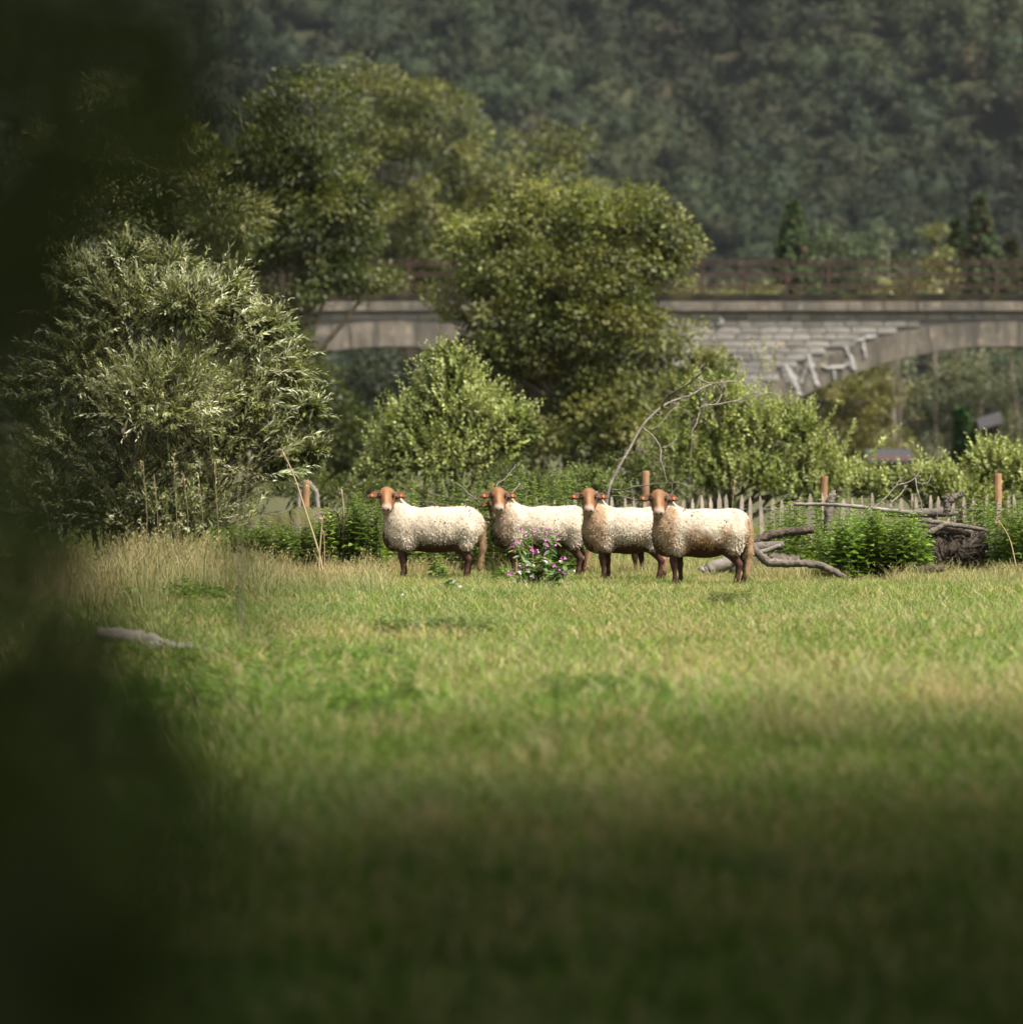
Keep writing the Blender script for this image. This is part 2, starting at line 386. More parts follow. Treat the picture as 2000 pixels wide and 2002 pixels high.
# ------------------------------------------------------------------ bridge
def bridge():
    YB = 205.0; DEP = 4.6
    X = lambda u: (u - 1000.0) / FPX * YB
    Z = lambda v: EYE + (HORIZON - v) / FPX * YB
    S = YB / FPX
    rng = np.random.default_rng(11)
    root = thing('railway_bridge', 'grey stone arch bridge with rusty railing crossing behind the trees', 'bridge', loc=(X(1367), YB + DEP / 2, 0))
    u0, u1 = 380.0, 2330.0
    arches = [(775.0, 440.0), (1960.0, 440.0)]; R = 830.0
    def intr(u):                                   # photo row of the soffit, or None on a pier
        for c, h in arches:
            if abs(u - c) < h: return 677 + R - math.sqrt(R * R - (u - c) ** 2)
        return None
    # wall core, recessed behind the stones
    m, nt, b = new_mat('bridge_mortar'); co = geopos(nt)
    nt.links.new(mixc(nt, noise(nt, 1.5, 5, co), (0.12, 0.112, 0.10), (0.22, 0.205, 0.18)), b.inputs['Base Color']); b.inputs['Roughness'].default_value = 0.95
    g = Geo(); us = np.unique(np.concatenate([np.arange(u0, u1 + 1, 20), [c + s * (h - 0.5) for c, h in arches for s in (-1, 1)], [c + s * (h + 0.5) for c, h in arches for s in (-1, 1)]]))
    top = Z(608); zb = []
    for u in us:
        v = intr(u); zb.append(Z(v) + 0.3 if v else -0.6)
    yf, yk = YB + 0.06, YB + DEP
    n = len(us); V = []
    for u, z in zip(us, zb):
        V += [(X(u), yf, top), (X(u), yf, z), (X(u), yk, z), (X(u), yk, top)]
    Q = []
    for i in range(n - 1):
        a, bb = i * 4, (i + 1) * 4
        for k in range(4):
            Q.append((a + k, a + (k + 1) % 4, bb + (k + 1) % 4, bb + k))
    Q += [(0, 1, 2, 3), ((n - 1) * 4 + 3, (n - 1) * 4 + 2, (n - 1) * 4 + 1, (n - 1) * 4)]
    g.add(V, None, Q); wall = child('spandrel_wall', g, m, root)
    # stones, coursed
    ms, nt, b = new_mat('bridge_stone')
    oi = nd(nt, 'ShaderNodeObjectInfo'); co = geopos(nt)
    c = mixc(nt, oi.outputs['Random'], (0.155, 0.138, 0.118), (0.285, 0.258, 0.22))
    c = mixc(nt, ramp(nt, noise(nt, 1.1, 5, co, 0.7), 0.42, 0.72), c, (0.31, 0.29, 0.265))
    c = mixc(nt, ramp(nt, noise(nt, 0.6, 4, co), 0.55, 0.75), c, (0.10, 0.095, 0.085))
    c = mixc(nt, ramp(nt, noise(nt, 2.2, 3, co), 0.62, 0.75), c, (0.33, 0.24, 0.15))
    nt.links.new(c, b.inputs['Base Color']); b.inputs['Roughness'].default_value = 0.95
    bump(nt, b, noise(nt, 6, 4, co), 0.6, 0.03)
    sm = []
    for k in range(6):                              # rough-faced blocks, chamfered front
        c8 = np.array([(-.5, 0, -.5), (.5, 0, -.5), (.5, 0, .5), (-.5, 0, .5)]); f = np.array([(-.485, -1, -.45), (.485, -1, -.45), (.485, -1, .45), (-.485, -1, .45)])
        f = f + rng.uniform(-0.03, 0.03, f.shape) * np.array([.4, 5, 1]); mid = np.array([[rng.uniform(-.2, .2), -1.15, rng.uniform(-.15, .15)]])
        Vv = np.concatenate([c8, f, mid]); Tt = [(4, 5, 8), (5, 6, 8), (6, 7, 8), (7, 4, 8)]
        Qq = [(0, 1, 5, 4), (1, 2, 6, 5), (2, 3, 7, 6), (3, 0, 4, 7)]
        sm.append(Geo().add(Vv, Tt, Qq).mesh('stone', ms))
    hc = 13.2; off = wall.parent.location
    def ext(u):                                     # row of the ring's outer edge
        for c_, h in arches:
            if abs(u - c_) < h + 16: return 677 + R - math.sqrt((R + 49) ** 2 - (u - c_) ** 2)
        return 1e9
    nst = 0
    for row in range(15):
        v0 = 613 + row * hc; u = 560 + rng.uniform(0, 20)
        while u < 2080:
            ln = rng.uniform(24, 52); uc = u + ln / 2
            lim = min(ext(u + 2), ext(uc), ext(u + ln - 2))
            vis = (uc > 1150) or (600 < uc < 960)
            if v0 + hc < lim + 2 and vis and nst < 300:
                o = bpy.data.objects.new('stone', sm[int(rng.integers(6))]); COL.objects.link(o); o.parent = wall
                o.location = Vector((X(uc), yf, Z(v0 + hc / 2))) - off
                o.scale = (S * (ln - 1.0), rng.uniform(0.05, 0.075), S * (hc - 1.0)); nst += 1
            u += ln
    # concrete arch rings in cast lengths
    mc, nt, b = new_mat('arch_concrete'); co = geopos(nt)
    oi = nd(nt, 'ShaderNodeObjectInfo')
    c = mixc(nt, ramp(nt, noise(nt, 1.3, 6, co, 0.7), 0.3, 0.7), (0.085, 0.072, 0.056), (0.215, 0.18, 0.138))
    mp = nd(nt, 'ShaderNodeMapping'); mp.inputs['Scale'].default_value = (3.0, 3.0, 0.35); nt.links.new(co, mp.inputs[0])
    c = mixc(nt, ramp(nt, noise(nt, 1.2, 4, mp.outputs[0]), 0.48, 0.66), c, (0.07, 0.062, 0.05))
    c = mixc(nt, ramp(nt, noise(nt, 0.55, 5, co, 0.6), 0.5, 0.66), c, (0.085, 0.078, 0.066))
    c = mixc(nt, ramp(nt, noise(nt, 2.6, 4, co, 0.6), 0.6, 0.75), c, (0.30, 0.235, 0.155))
    nt.links.new(c, b.inputs['Base Color']); b.inputs['Roughness'].default_value = 0.9
    bump(nt, b, noise(nt, 9, 4, co), 0.3, 0.02)
    for (c_, h) in arches:
        amax = math.asin((h + 2) / R); ring = link('arch_ring', None, root)
        cuts = [-1.0, -0.86, -0.19, 0.52, 0.8, 1.0] if c_ < 1000 else [-1.0, -0.9, -0.78, -0.3, 0.25, 0.7, 1.0]
        for a0, a1 in zip(cuts[:-1], cuts[1:]):
            gg = Geo(); st = np.linspace(a0 * amax + 0.0008, a1 * amax - 0.0008, 10); V = []
            pro = 0.055 + rng.uniform(-0.012, 0.012)
            for a in st:
                for rr, y in ((R, YB - pro), (R + 50, YB - pro), (R + 50, YB + DEP - 0.3), (R, YB + DEP - 0.3)):
                    V.append((X(c_ + rr * math.sin(a)), y, Z(677 + R - rr * math.cos(a))))
            V = np.array(V) - np.array(root.location); Q = []
            for i in range(len(st) - 1):
                p_, q_ = i * 4, i * 4 + 4
                for k in range(4): Q.append((p_ + k, p_ + (k + 1) % 4, q_ + (k + 1) % 4, q_ + k))
            e = (len(st) - 1) * 4; Q += [(3, 2, 1, 0), (e, e + 1, e + 2, e + 3)]
            obj('ring_segment', gg.add(V, None, Q), mc, ring)
    # lime streaks run out of the joints of the right-hand ring
    ml, nt, b = new_mat('lime_crust'); nt.links.new(mixc(nt, noise(nt, 6, 4, geopos(nt)), (0.21, 0.197, 0.18), (0.36, 0.342, 0.318)), b.inputs['Base Color']); b.inputs['Roughness'].default_value = 0.85
    for line in ([(1530, 708, 3), (1540, 728, 7), (1550, 745, 9), (1556, 760, 6), (1561, 776, 5)], [(1562, 748, 5), (1568, 735, 3), (1574, 725, 2)],
                 [(1577, 690, 2), (1582, 712, 6), (1589, 735, 5), (1596, 752, 4)], [(1608, 716, 2), (1625, 720, 3), (1645, 716, 3), (1664, 711, 4)],
                 [(1651, 676, 3), (1657, 692, 3), (1662, 706, 5), (1668, 722, 4)], [(1686, 668, 2), (1688, 684, 3), (1690, 700, 2)],
                 [(1664, 672, 2), (1690, 662, 3), (1712, 656, 2)], [(1628, 722, 2), (1632, 740, 3)], [(1408, 620, 3), (1410, 634, 4)]):
        p = smoothline(line, 5); p[:, :2] += rng.normal(0, 1.3, (len(p), 2)); L = []
        gg = Geo(); yy = YB - (0.095 if line[0][0] > 1500 else 0.10); V = []
        for k, (u, v, w) in enumerate(p):
            w = w * rng.uniform(0.6, 1.9); hor = abs(line[-1][0] - line[0][0]) > abs(line[-1][1] - line[0][1])
            du, dv = (0, w) if hor else (w, 0)
            V += [(X(u - du), yy + 0.03, Z(v - dv)), (X(u), yy - 0.02, Z(v)), (X(u + du), yy + 0.03, Z(v + dv))]
        Q = []
        for k in range(len(p) - 1):
            for j in range(2): Q.append((k * 3 + j, k * 3 + j + 1, k * 3 + 4 + j, k * 3 + 3 + j))
        child('lime_streak', gg.add(V, None, Q), ml, root)
    # string course and mossy kerb, laid in lengths
    mk, nt, b = new_mat('mossy_kerb'); co = geopos(nt)
    nt.links.new(mixc(nt, ramp(nt, noise(nt, 1.6, 5, co), 0.45, 0.65), (0.014, 0.011, 0.008), (0.04, 0.032, 0.012)), b.inputs['Base Color']); b.inputs['Roughness'].default_value = 1.0
    def block(ua, ub, va, vb, pro, name, mat):
        x0, x1, z0, z1 = X(ua), X(ub), Z(vb), Z(va); ya, yb_ = YB - pro, YB + DEP + pro
        e = 0.02
        V = [(x0, ya, z0), (x1, ya, z0), (x1, ya, z1 - e), (x0, ya, z1 - e), (x0, ya + e, z1), (x1, ya + e, z1), (x1, yb_, z1), (x0, yb_, z1), (x1, yb_, z0), (x0, yb_, z0)]
        Q = [(0, 1, 2, 3), (3, 2, 5, 4), (4, 5, 6, 7), (7, 6, 8, 9), (9, 8, 1, 0)]
        T = []
        g = Geo().add(V, [(0, 3, 4), (0, 4, 9), (9, 4, 7), (1, 5, 2), (1, 8, 5), (8, 6, 5)], Q)
        child(name, g, mat, root)
    u = u0
    while u < u1:
        ln = rng.uniform(100, 150); block(u + 0.4, u + ln - 0.4, 590.5, 607.5, 0.20, 'string_course', mc); u += ln
    u = u0
    while u < u1:
        ln = rng.uniform(140, 210); block(u + 0.3, u + ln - 0.3, 574 + rng.uniform(-.6, .6), 590.2, 0.12, 'kerb', mk); u += ln
    # railings, near and far side
    mr, nt, b = new_mat('rusty_iron'); co = geopos(nt)
    nt.links.new(mixc(nt, noise(nt, 5, 4, co), (0.03, 0.018, 0.014), (0.07, 0.034, 0.024)), b.inputs['Base Color']); b.inputs['Roughness'].default_value = 0.85
    for dy in (0.12, DEP - 0.12):
        rail = link('railing', None, root); zt, z0 = Z(509), Z(578)
        def bar(xa, xb, za, zb_, w, name):
            V = []
            for x in (xa, xb):
                for y, z in ((-w, za), (w, za), (w, zb_), (-w, zb_)): V.append((x, YB + dy + y, z))
            V = np.array(V) - np.array(root.location)
            Q = [(0, 1, 2, 3), (7, 6, 5, 4), (0, 4, 5, 1), (1, 5, 6, 2), (2, 6, 7, 3), (3, 7, 4, 0)]
            return obj(name, Geo().add(V, None, Q), mr, rail)
        for vr in (510, 534, 557):
            bar(X(u0), X(u1), Z(vr) - 0.028, Z(vr) + 0.028, 0.02, 'rail')
        pu = 1373.0 - 82 * 12; base = None
        while pu < u1:
            w = 0.05 if dy < 1 else 0.02
            V = np.array([(X(pu) - w, -w, z0), (X(pu) + w, -w, z0), (X(pu) + w, w, z0), (X(pu) - w, w, z0),
                          (X(pu) - w * .7, -w * .7, zt), (X(pu) + w * .7, -w * .7, zt), (X(pu) + w * .7, w * .7, zt), (X(pu) - w * .7, w * .7, zt)])
            V[:, 1] += YB + dy; V = V - np.array(root.location)
            Q = [(3, 2, 1, 0), (4, 5, 6, 7), (0, 1, 5, 4), (1, 2, 6, 5), (2, 3, 7, 6), (3, 0, 4, 7)]
            obj('post', Geo().add(V, None, Q), mr, rail); pu += 82.0
bridge()

# ------------------------------------------------------------------ trees and bushes
def lobe(u, v, ru, rv, Y, dy=0.0, dep=0.85):
    c = P(u, v, Y); return (c[0], c[1] + dy, c[2], M_(ru, Y), M_(ru, Y) * dep, M_(rv, Y))

def limbs(rng, base, lobes, r0, fork=0.35):
    """tapered trunk with limbs reaching into each lobe"""
    g = Geo(); base = np.array(base, float)
    top = max(lobes, key=lambda l: l[2]); tp = np.array(top[:3])
    f = base + (tp - base) * fork; f[0] += rng.uniform(-.1, .1)
    tr = smoothline([np.append(base - [0, 0, .1], r0 * 1.25), np.append(base + [0, 0, .4], r0), np.append(f, r0 * 0.75), np.append(tp, r0 * 0.15)], 5)
    tube(tr[:, :3], tr[:, 3], 8, rough=0.05, rng=rng, g=g)
    for l in lobes:
        c = np.array(l[:3]); s = base + (f - base) * rng.uniform(0.6, 1.0)
        mid = (s + c) / 2 + np.array([0, 0, -0.08 * np.linalg.norm(c - s)])
        br = smoothline([np.append(s, r0 * .5), np.append(mid, r0 * .35), np.append(c, r0 * .14)], 4)
        tube(br[:, :3], br[:, 3], 6, g=g)
        for _ in range(5):
            d = rnd_unit(rng, 1)[0]; e = c + d * np.array(l[3:]) * 0.8
            tube([c, (c + e) / 2 + [0, 0, .05], e], [r0 * .12, r0 * .08, r0 * .03], 4, g=g)
    return g

def tree(name, label, Y, ub, lb, seed, cat='tree', group=None, r0=0.18, trunk_mat=None, **kw):
    rng = np.random.default_rng(seed)
    lobes = [lobe(*l[:4], Y, *(l[4:])) for l in lb]
    bx = (ub - 1000.0) / FPX * Y
    t = thing(name, label, cat, group, loc=(bx, Y, 0))
    child('trunk', limbs(rng, (bx, Y, 0), lobes, r0), trunk_mat or MAT_BARK, t, smooth=True)
    child('crown', crown(rng, lobes, **kw), kw.pop('mat', None) or MAT_LEAF, t, kind='stuff')
    return t

def bush(name, label, Y, lb, seed, N, Ls, nl, leaf, wid, col, col2=None, cat='bush', group=None, droop=0.15, angle=0.75, up=0.6, extra=(), stemcol=(.10, .08, .05), sag=0.15, inner=(0.35, 0.95), pale=None, fill=0, body=None):
    """a bush of leafy shoots; extra = single long shoots (u0,v0,u1,v1)"""
    rng = np.random.default_rng(seed)
    lobes = [lobe(*l[:4], Y, *(l[4:])) for l in lb]
    bx = lobes[0][0]; t = thing(name, label, cat, group, loc=(bx, Y, 0))
    w = np.array([l[3] * l[5] for l in lobes]); cnt = np.maximum(1, (N * w / w.sum())).astype(int)
    gl, gs = Geo(), Geo()
    for l, n in zip(lobes, cnt):
        d = rnd_unit(rng, n); d[:, 2] = np.where(d[:, 2] < -0.5, -d[:, 2], d[:, 2])
        A = np.array(l[:3]) + d * np.array(l[3:]) * rng.uniform(*inner, (n, 1))
        A[:, 2] = np.maximum(A[:, 2], 0.1)
        D = nrm(d * 0.8 + np.array([0, 0, up]) + rng.standard_normal((n, 3)) * 0.3)
        L = Ls * rng.uniform(0.6, 1.3, n); A = A - D * L[:, None] * 0.35
        c = jitter_col(rng, col, n, 0.22, 0.2)
        if col2 is not None:
            m = rng.random(n) < 0.45; c[m] = jitter_col(rng, col2, m.sum(), 0.2, 0.2)
        shoots(rng, gl, gs, A, D, L, nl, leaf, wid, c, stemcol, 0.003 + leaf * .02, droop, angle, 0.45, sag)
        if body is not None:
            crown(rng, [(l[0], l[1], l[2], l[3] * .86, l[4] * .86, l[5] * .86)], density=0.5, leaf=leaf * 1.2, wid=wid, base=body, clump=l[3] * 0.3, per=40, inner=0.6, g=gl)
    ex = [e for e in extra]
    if ex:
        A = np.array([P(e[0], e[1], Y - 0.4) for e in ex]); B = np.array([P(e[2], e[3], Y - 0.4 + rng.uniform(-.3, .3)) for e in ex])
        D = B - A; L = np.linalg.norm(D, axis=1)
        shoots(rng, gl, gs, A, D, L, 20, leaf * 1.15, wid, jitter_col(rng, col2 if col2 is not None else col, len(ex), .1, .1), stemcol, 0.006, 0.05, angle, 0.3, sag)
    gt = Geo()
    for l in lobes:
        for k in range(3):
            a = np.array([bx + rng.uniform(-.3, .3) * 1.5, Y + rng.uniform(-.3, .3), 0]); c = np.array(l[:3]) + rng.uniform(-.3, .3, 3) * np.array(l[3:])
            tube([a, (a + c) / 2 + [0, 0, .15], c], [.03, .022, .01], 5, g=gt)
    child('stems', gt, MAT_BARK, t, smooth=True, kind='stuff')
    child('twigs', gs, MAT_STEM, t, kind='stuff')
    child('foliage', gl, MAT_LEAF, t, kind='stuff')
    return t

# between the fence and the bridge
tree('broadleaf_tree', 'tall yellow-green tree in front of the bridge, behind the middle sheep', 125, 1120,
     [(1085, 520, 165, 120), (1190, 475, 130, 95), (1000, 500, 110, 100), (1275, 490, 55, 60), (1318, 480, 26, 24), (1085, 430, 90, 50), (1110, 640, 190, 120), (1000, 700, 105, 90),
      (1210, 720, 140, 120), (1120, 830, 190, 120), (1280, 640, 60, 60), (1350, 760, 85, 85), (960, 800, 90, 100), (1240, 880, 140, 100), (905, 480, 40, 42), (890, 600, 38, 50), (1050, 388, 42, 24), (1235, 402, 45, 28), (1300, 440, 24, 20)], 21, r0=0.2,
     leaf=0.12, base=(.092, .108, .030), tipcol=(.17, .175, .058), clump=0.46, per=120, density=1.0, vclump=0.26)
tree('broadleaf_tree', 'dark green tree right of the willow, hiding the left end of the bridge', 150, 555,
     [(600, 235, 95, 95), (640, 330, 80, 90), (660, 420, 55, 70), (480, 300, 90, 110), (450, 440, 110, 110), (560, 370, 120, 120), (630, 450, 95, 110), (540, 500, 130, 90), (650, 535, 70, 40), (735, 545, 46, 22), (575, 650, 72, 80), (620, 760, 62, 70), (645, 860, 66, 85),
      (560, 800, 100, 130), (600, 930, 110, 70), (700, 920, 50, 60), (700, 850, 40, 50)], 22, r0=0.22, leaf=0.13, base=(.045, .060, .015), tipcol=(.088, .10, .028), clump=0.55, per=130, density=1.15)
tree('willow_tree', 'pale tall willow half hidden behind the dark leaves at upper left', 112, 240,
     [(225, 240, 80, 110), (320, 330, 110, 120), (220, 400, 120, 130), (420, 420, 90, 110), (110, 380, 90, 170), (350, 480, 130, 90), (60, 560, 120, 140)], 23, r0=0.16,
     leaf=0.14, wid=0.34, base=(.085, .1, .032), tipcol=(.17, .17, .075), clump=0.42, per=110, density=1.0)
bush('willow_bush', 'silvery green willow bush with narrow leaves, left of the sheep', 69,
     [(270, 620, 135, 100), (410, 680, 105, 110, .5), (170, 730, 105, 120), (320, 790, 150, 130, -.5), (490, 800, 75, 90), (130, 880, 95, 95), (400, 900, 130, 80), (530, 890, 50, 60), (260, 930, 150, 70),
      (330, 1000, 220, 70), (130, 990, 140, 80), (250, 500, 42, 40), (330, 520, 48, 42), (440, 575, 46, 44), (515, 645, 42, 44), (555, 725, 36, 40), (95, 610, 50, 58), (45, 770, 40, 60), (150, 545, 48, 46), (598, 800, 28, 30), (606, 885, 26, 26), (210, 560, 60, 60), (370, 600, 60, 60, -.6)],
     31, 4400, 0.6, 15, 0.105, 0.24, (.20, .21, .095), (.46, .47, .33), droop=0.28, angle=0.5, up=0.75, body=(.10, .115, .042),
     extra=[(500, 880, 607, 765), (520, 900, 632, 832), (530, 930, 618, 905), (520, 860, 560, 730), (520, 940, 615, 948), (500, 850, 572, 800), (470, 840, 520, 720), (540, 900, 590, 860), (520, 930, 600, 918)] + [(320 + 200 * math.cos(a), 760 - 200 * math.sin(a), 320 + (285 + 40 * math.sin(a * 7)) * math.cos(a), 770 - (285 + 40 * math.sin(a * 7)) * math.sin(a)) for a in [x * .125 - .1 for x in range(28)]])
bush('light_green_bush', 'light green rounded bush under the left arch, behind the leftmost sheep', 90,
     [(880, 790, 95, 85), (800, 860, 80, 80), (950, 850, 90, 80), (880, 720, 45, 42), (1010, 840, 45, 40), (870, 900, 150, 70), (760, 920, 60, 60)],
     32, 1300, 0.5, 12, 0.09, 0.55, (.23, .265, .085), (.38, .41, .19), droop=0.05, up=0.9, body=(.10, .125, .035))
bush('leafy_bush', 'broad light green bush behind the fence, right of the dead tree', 95,
     [(1400, 800, 85, 70), (1480, 855, 95, 85), (1590, 910, 80, 55), (1350, 900, 100, 80), (1555, 835, 45, 40), (1450, 930, 130, 60), (1690, 945, 70, 32), (1590, 955, 120, 45)],
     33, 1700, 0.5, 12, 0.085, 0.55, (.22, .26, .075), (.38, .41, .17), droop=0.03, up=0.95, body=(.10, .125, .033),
     extra=[(1690, 900, 1760, 825), (1600, 860, 1640, 780), (1650, 880, 1672, 815), (1560, 820, 1590, 770), (1700, 900, 1730, 850), (1450, 790, 1480, 750)])
bush('leafy_bush', 'pale sprigged bush behind the fence at the right edge', 91,
     [(1820, 945, 60, 38), (1935, 915, 55, 55), (2000, 930, 50, 50), (1880, 970, 120, 40), (2060, 930, 60, 70), (2180, 930, 80, 70), (2320, 940, 80, 60), (1760, 960, 60, 40)],
     34, 1200, 0.4, 12, 0.08, 0.55, (.22, .26, .075), (.40, .43, .19), droop=0.03, up=1.0, body=(.10, .125, .033),
     extra=[(1850, 930, 1780, 858), (1870, 930, 1840, 872), (1950, 910, 1936, 850), (1960, 910, 1965, 852), (1920, 910, 1888, 880), (1990, 900, 2010, 850)])
bush('sallow_bush', 'pale green sallow in front of the bridge pier', 118,
     [(1385, 730, 50, 60), (1340, 790, 70, 60), (1430, 790, 60, 50), (1380, 850, 110, 60), (1480, 830, 60, 60)], 35, 420, 0.5, 11, 0.1, 0.5, (.17, .18, .05), (.27, .27, .09), up=0.9, body=(.08, .09, .025),
     extra=[(1500, 740, 1492, 655), (1510, 740, 1515, 668), (1495, 740, 1470, 660)])
bush('fern_clump', 'bright green feathery clump between the dead tree and the nettles', 84,
     [(1150, 945, 45, 38), (1190, 960, 40, 30), (1110, 960, 35, 30)], 36, 190, 0.35, 12, 0.06, 0.35, (.17, .22, .06), (.24, .29, .1), droop=0.25, up=0.8, body=(.08, .11, .03), cat='fern')
bush('dark_undergrowth', 'dark low scrub behind the fence, behind the middle sheep', 88,
     [(1060, 960, 60, 40), (1240, 930, 70, 50), (1290, 960, 70, 40), (980, 950, 70, 40), (700, 970, 90, 40), (600, 960, 90, 40), (800, 970, 90, 40)], 37, 420, 0.35, 11, 0.07, 0.5, (.08, .10, .025), (.13, .15, .04), up=0.7, body=(.05, .065, .018))

bush('dark_hedge', 'dark hedge beyond the willow at the left edge', 98,
     [(-120, 930, 130, 90), (30, 950, 120, 80), (160, 960, 120, 80), (-260, 940, 120, 90)], 38, 420, 0.5, 11, 0.1, 0.5, (.075, .09, .022), (.11, .125, .035), up=0.7, body=(.045, .06, .016))
# behind the bridge
tree('broadleaf_tree', 'large olive green tree rising behind the left part of the bridge', 236, 850,
     [(745, 240, 85, 85), (860, 245, 105, 80), (700, 330, 70, 100), (820, 400, 140, 110), (960, 340, 95, 95), (1080, 350, 75, 85), (1150, 380, 55, 50), (900, 480, 130, 90), (720, 480, 90, 90),
      (1020, 450, 110, 90), (688, 150, 18, 40), (720, 185, 40, 35), (830, 560, 120, 70), (800, 190, 60, 35), (1100, 290, 35, 30)], 24, r0=0.3, leaf=0.19, base=(.088, .102, .035), tipcol=(.165, .168, .06), clump=0.85, per=110, density=1.05, vclump=0.28)
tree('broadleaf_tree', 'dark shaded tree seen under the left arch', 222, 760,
     [(760, 760, 90, 80), (690, 800, 70, 90), (840, 780, 70, 80), (760, 860, 110, 60)], 25, leaf=0.2, base=(.022, .03, .012), clump=0.6, per=40)  # leaf colour darkened to stand for the shade under the arch
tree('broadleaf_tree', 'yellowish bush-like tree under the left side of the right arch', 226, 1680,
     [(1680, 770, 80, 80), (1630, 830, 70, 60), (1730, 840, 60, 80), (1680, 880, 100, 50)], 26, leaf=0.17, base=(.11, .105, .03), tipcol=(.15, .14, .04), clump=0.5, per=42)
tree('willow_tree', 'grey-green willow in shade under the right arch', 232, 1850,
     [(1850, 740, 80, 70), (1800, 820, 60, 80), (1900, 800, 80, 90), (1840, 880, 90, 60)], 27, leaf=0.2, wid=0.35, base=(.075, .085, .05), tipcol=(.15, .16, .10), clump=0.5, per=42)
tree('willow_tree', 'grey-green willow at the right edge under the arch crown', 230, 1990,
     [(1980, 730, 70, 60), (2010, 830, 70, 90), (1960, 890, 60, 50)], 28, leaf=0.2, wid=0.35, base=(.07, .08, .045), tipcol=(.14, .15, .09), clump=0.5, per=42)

def conifer(name, label, Y, u, vtop, vbase, hw, seed, col, core=None, r0=0.15):
    rng = np.random.default_rng(seed); H = M_(vbase - vtop, Y); W = M_(hw, Y); b = P(u, vbase, Y)
    t = thing(name, label, 'conifer', None, loc=(b[0], Y, 0))
    g = Geo(); tube([(b[0], Y, -0.1), (b[0], Y, b[2]), (b[0], Y, b[2] + H)], [r0, r0 * .8, .02], 7, g=g); child('trunk', g, MAT_BARK, t, smooth=True)
    gl = Geo(); n = 420
    s = rng.random(n) ** 0.8; z = b[2] + H * s; ang = rng.random(n) * 6.28; ln = W * ((1 - s) ** 0.75 * rng.uniform(0.65, 1.1, n) + 0.04)
    A = np.stack([np.full(n, b[0]), np.full(n, Y), z], -1); D = np.stack([np.cos(ang), np.sin(ang), np.full(n, 0.15)], -1)
    c = jitter_col(rng, col, n, 0.25, 0.2)
    if core is not None:
        m = rng.random(n) < 0.18; c[m] = core
    shoots(rng, gl, None, A, D, ln, 16, 0.34, 0.45, c, col, droop=0.3, angle=0.9, taper=0.4, sag=0.3, s0=0.2)
    child('crown', gl, MAT_LEAF_FAR, t, kind='stuff')
conifer('spruce_tree', 'solitary dark spruce with brown core beyond the bridge railing', 268, 1550, 395, 640, 80, 41, (.048, .075, .03), (.075, .05, .028))
conifer('spruce_tree', 'tallest dark spruce beyond the railing near the right edge', 272, 1915, 385, 640, 78, 42, (.046, .066, .03), (.07, .05, .028))
conifer('spruce_tree', 'shorter dark spruce left of the tallest one', 276, 1868, 430, 640, 52, 43, (.04, .055, .025))
conifer('spruce_tree', 'dark spruce cut off by the right edge beyond the railing', 276, 1975, 470, 640, 60, 44, (.045, .055, .025), (.07, .048, .028))
tree('poplar_tree', 'narrow pale green poplar beyond the railing', 262, 1828, [(1828, 480, 24, 46), (1832, 550, 28, 55), (1822, 450, 14, 22)], 45, r0=0.1, leaf=0.2, base=(.10, .11, .038), tipcol=(.14, .145, .05), clump=0.45, per=36)
tree('birch_tree', 'thin birch with bare white limbs beyond the railing', 264, 1745, [(1735, 480, 35, 40), (1770, 530, 30, 40), (1700, 540, 35, 40)], 46, r0=0.11, trunk_mat=MAT_PALEWOOD, leaf=0.2, base=(.07, .085, .04), clump=0.45, per=20, density=0.5)
tree('shrub', 'pale flowering shrub close behind the railing', 216, 1755, [(1755, 560, 40, 22), (1720, 568, 30, 15), (1790, 568, 35, 16)], 47, cat='shrub', r0=0.05, leaf=0.15, base=(.13, .135, .06), tipcol=(.24, .235, .13), clump=0.3, per=30)
tree('shrub', 'olive hedge behind the railing right of the yellow-green tree', 222, 1440, [(1400, 580, 60, 20), (1480, 578, 50, 22), (1340, 580, 40, 20)], 48, cat='shrub', r0=0.05, leaf=0.17, base=(.12, .13, .055), tipcol=(.17, .175, .08), clump=0.35, per=34)
tree('broadleaf_tree', 'blue-green tree between the solitary spruce and the birch', 290, 1640, [(1620, 500, 55, 55), (1680, 520, 45, 50), (1650, 580, 80, 50)], 49, r0=0.1, leaf=0.24, base=(.06, .08, .045), clump=0.55, per=38)
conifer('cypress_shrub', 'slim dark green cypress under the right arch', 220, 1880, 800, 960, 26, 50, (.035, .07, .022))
conifer('cypress_shrub', 'rounded yellow-green cypress right of the slim one', 219, 1913, 830, 960, 30, 51, (.06, .09, .022))

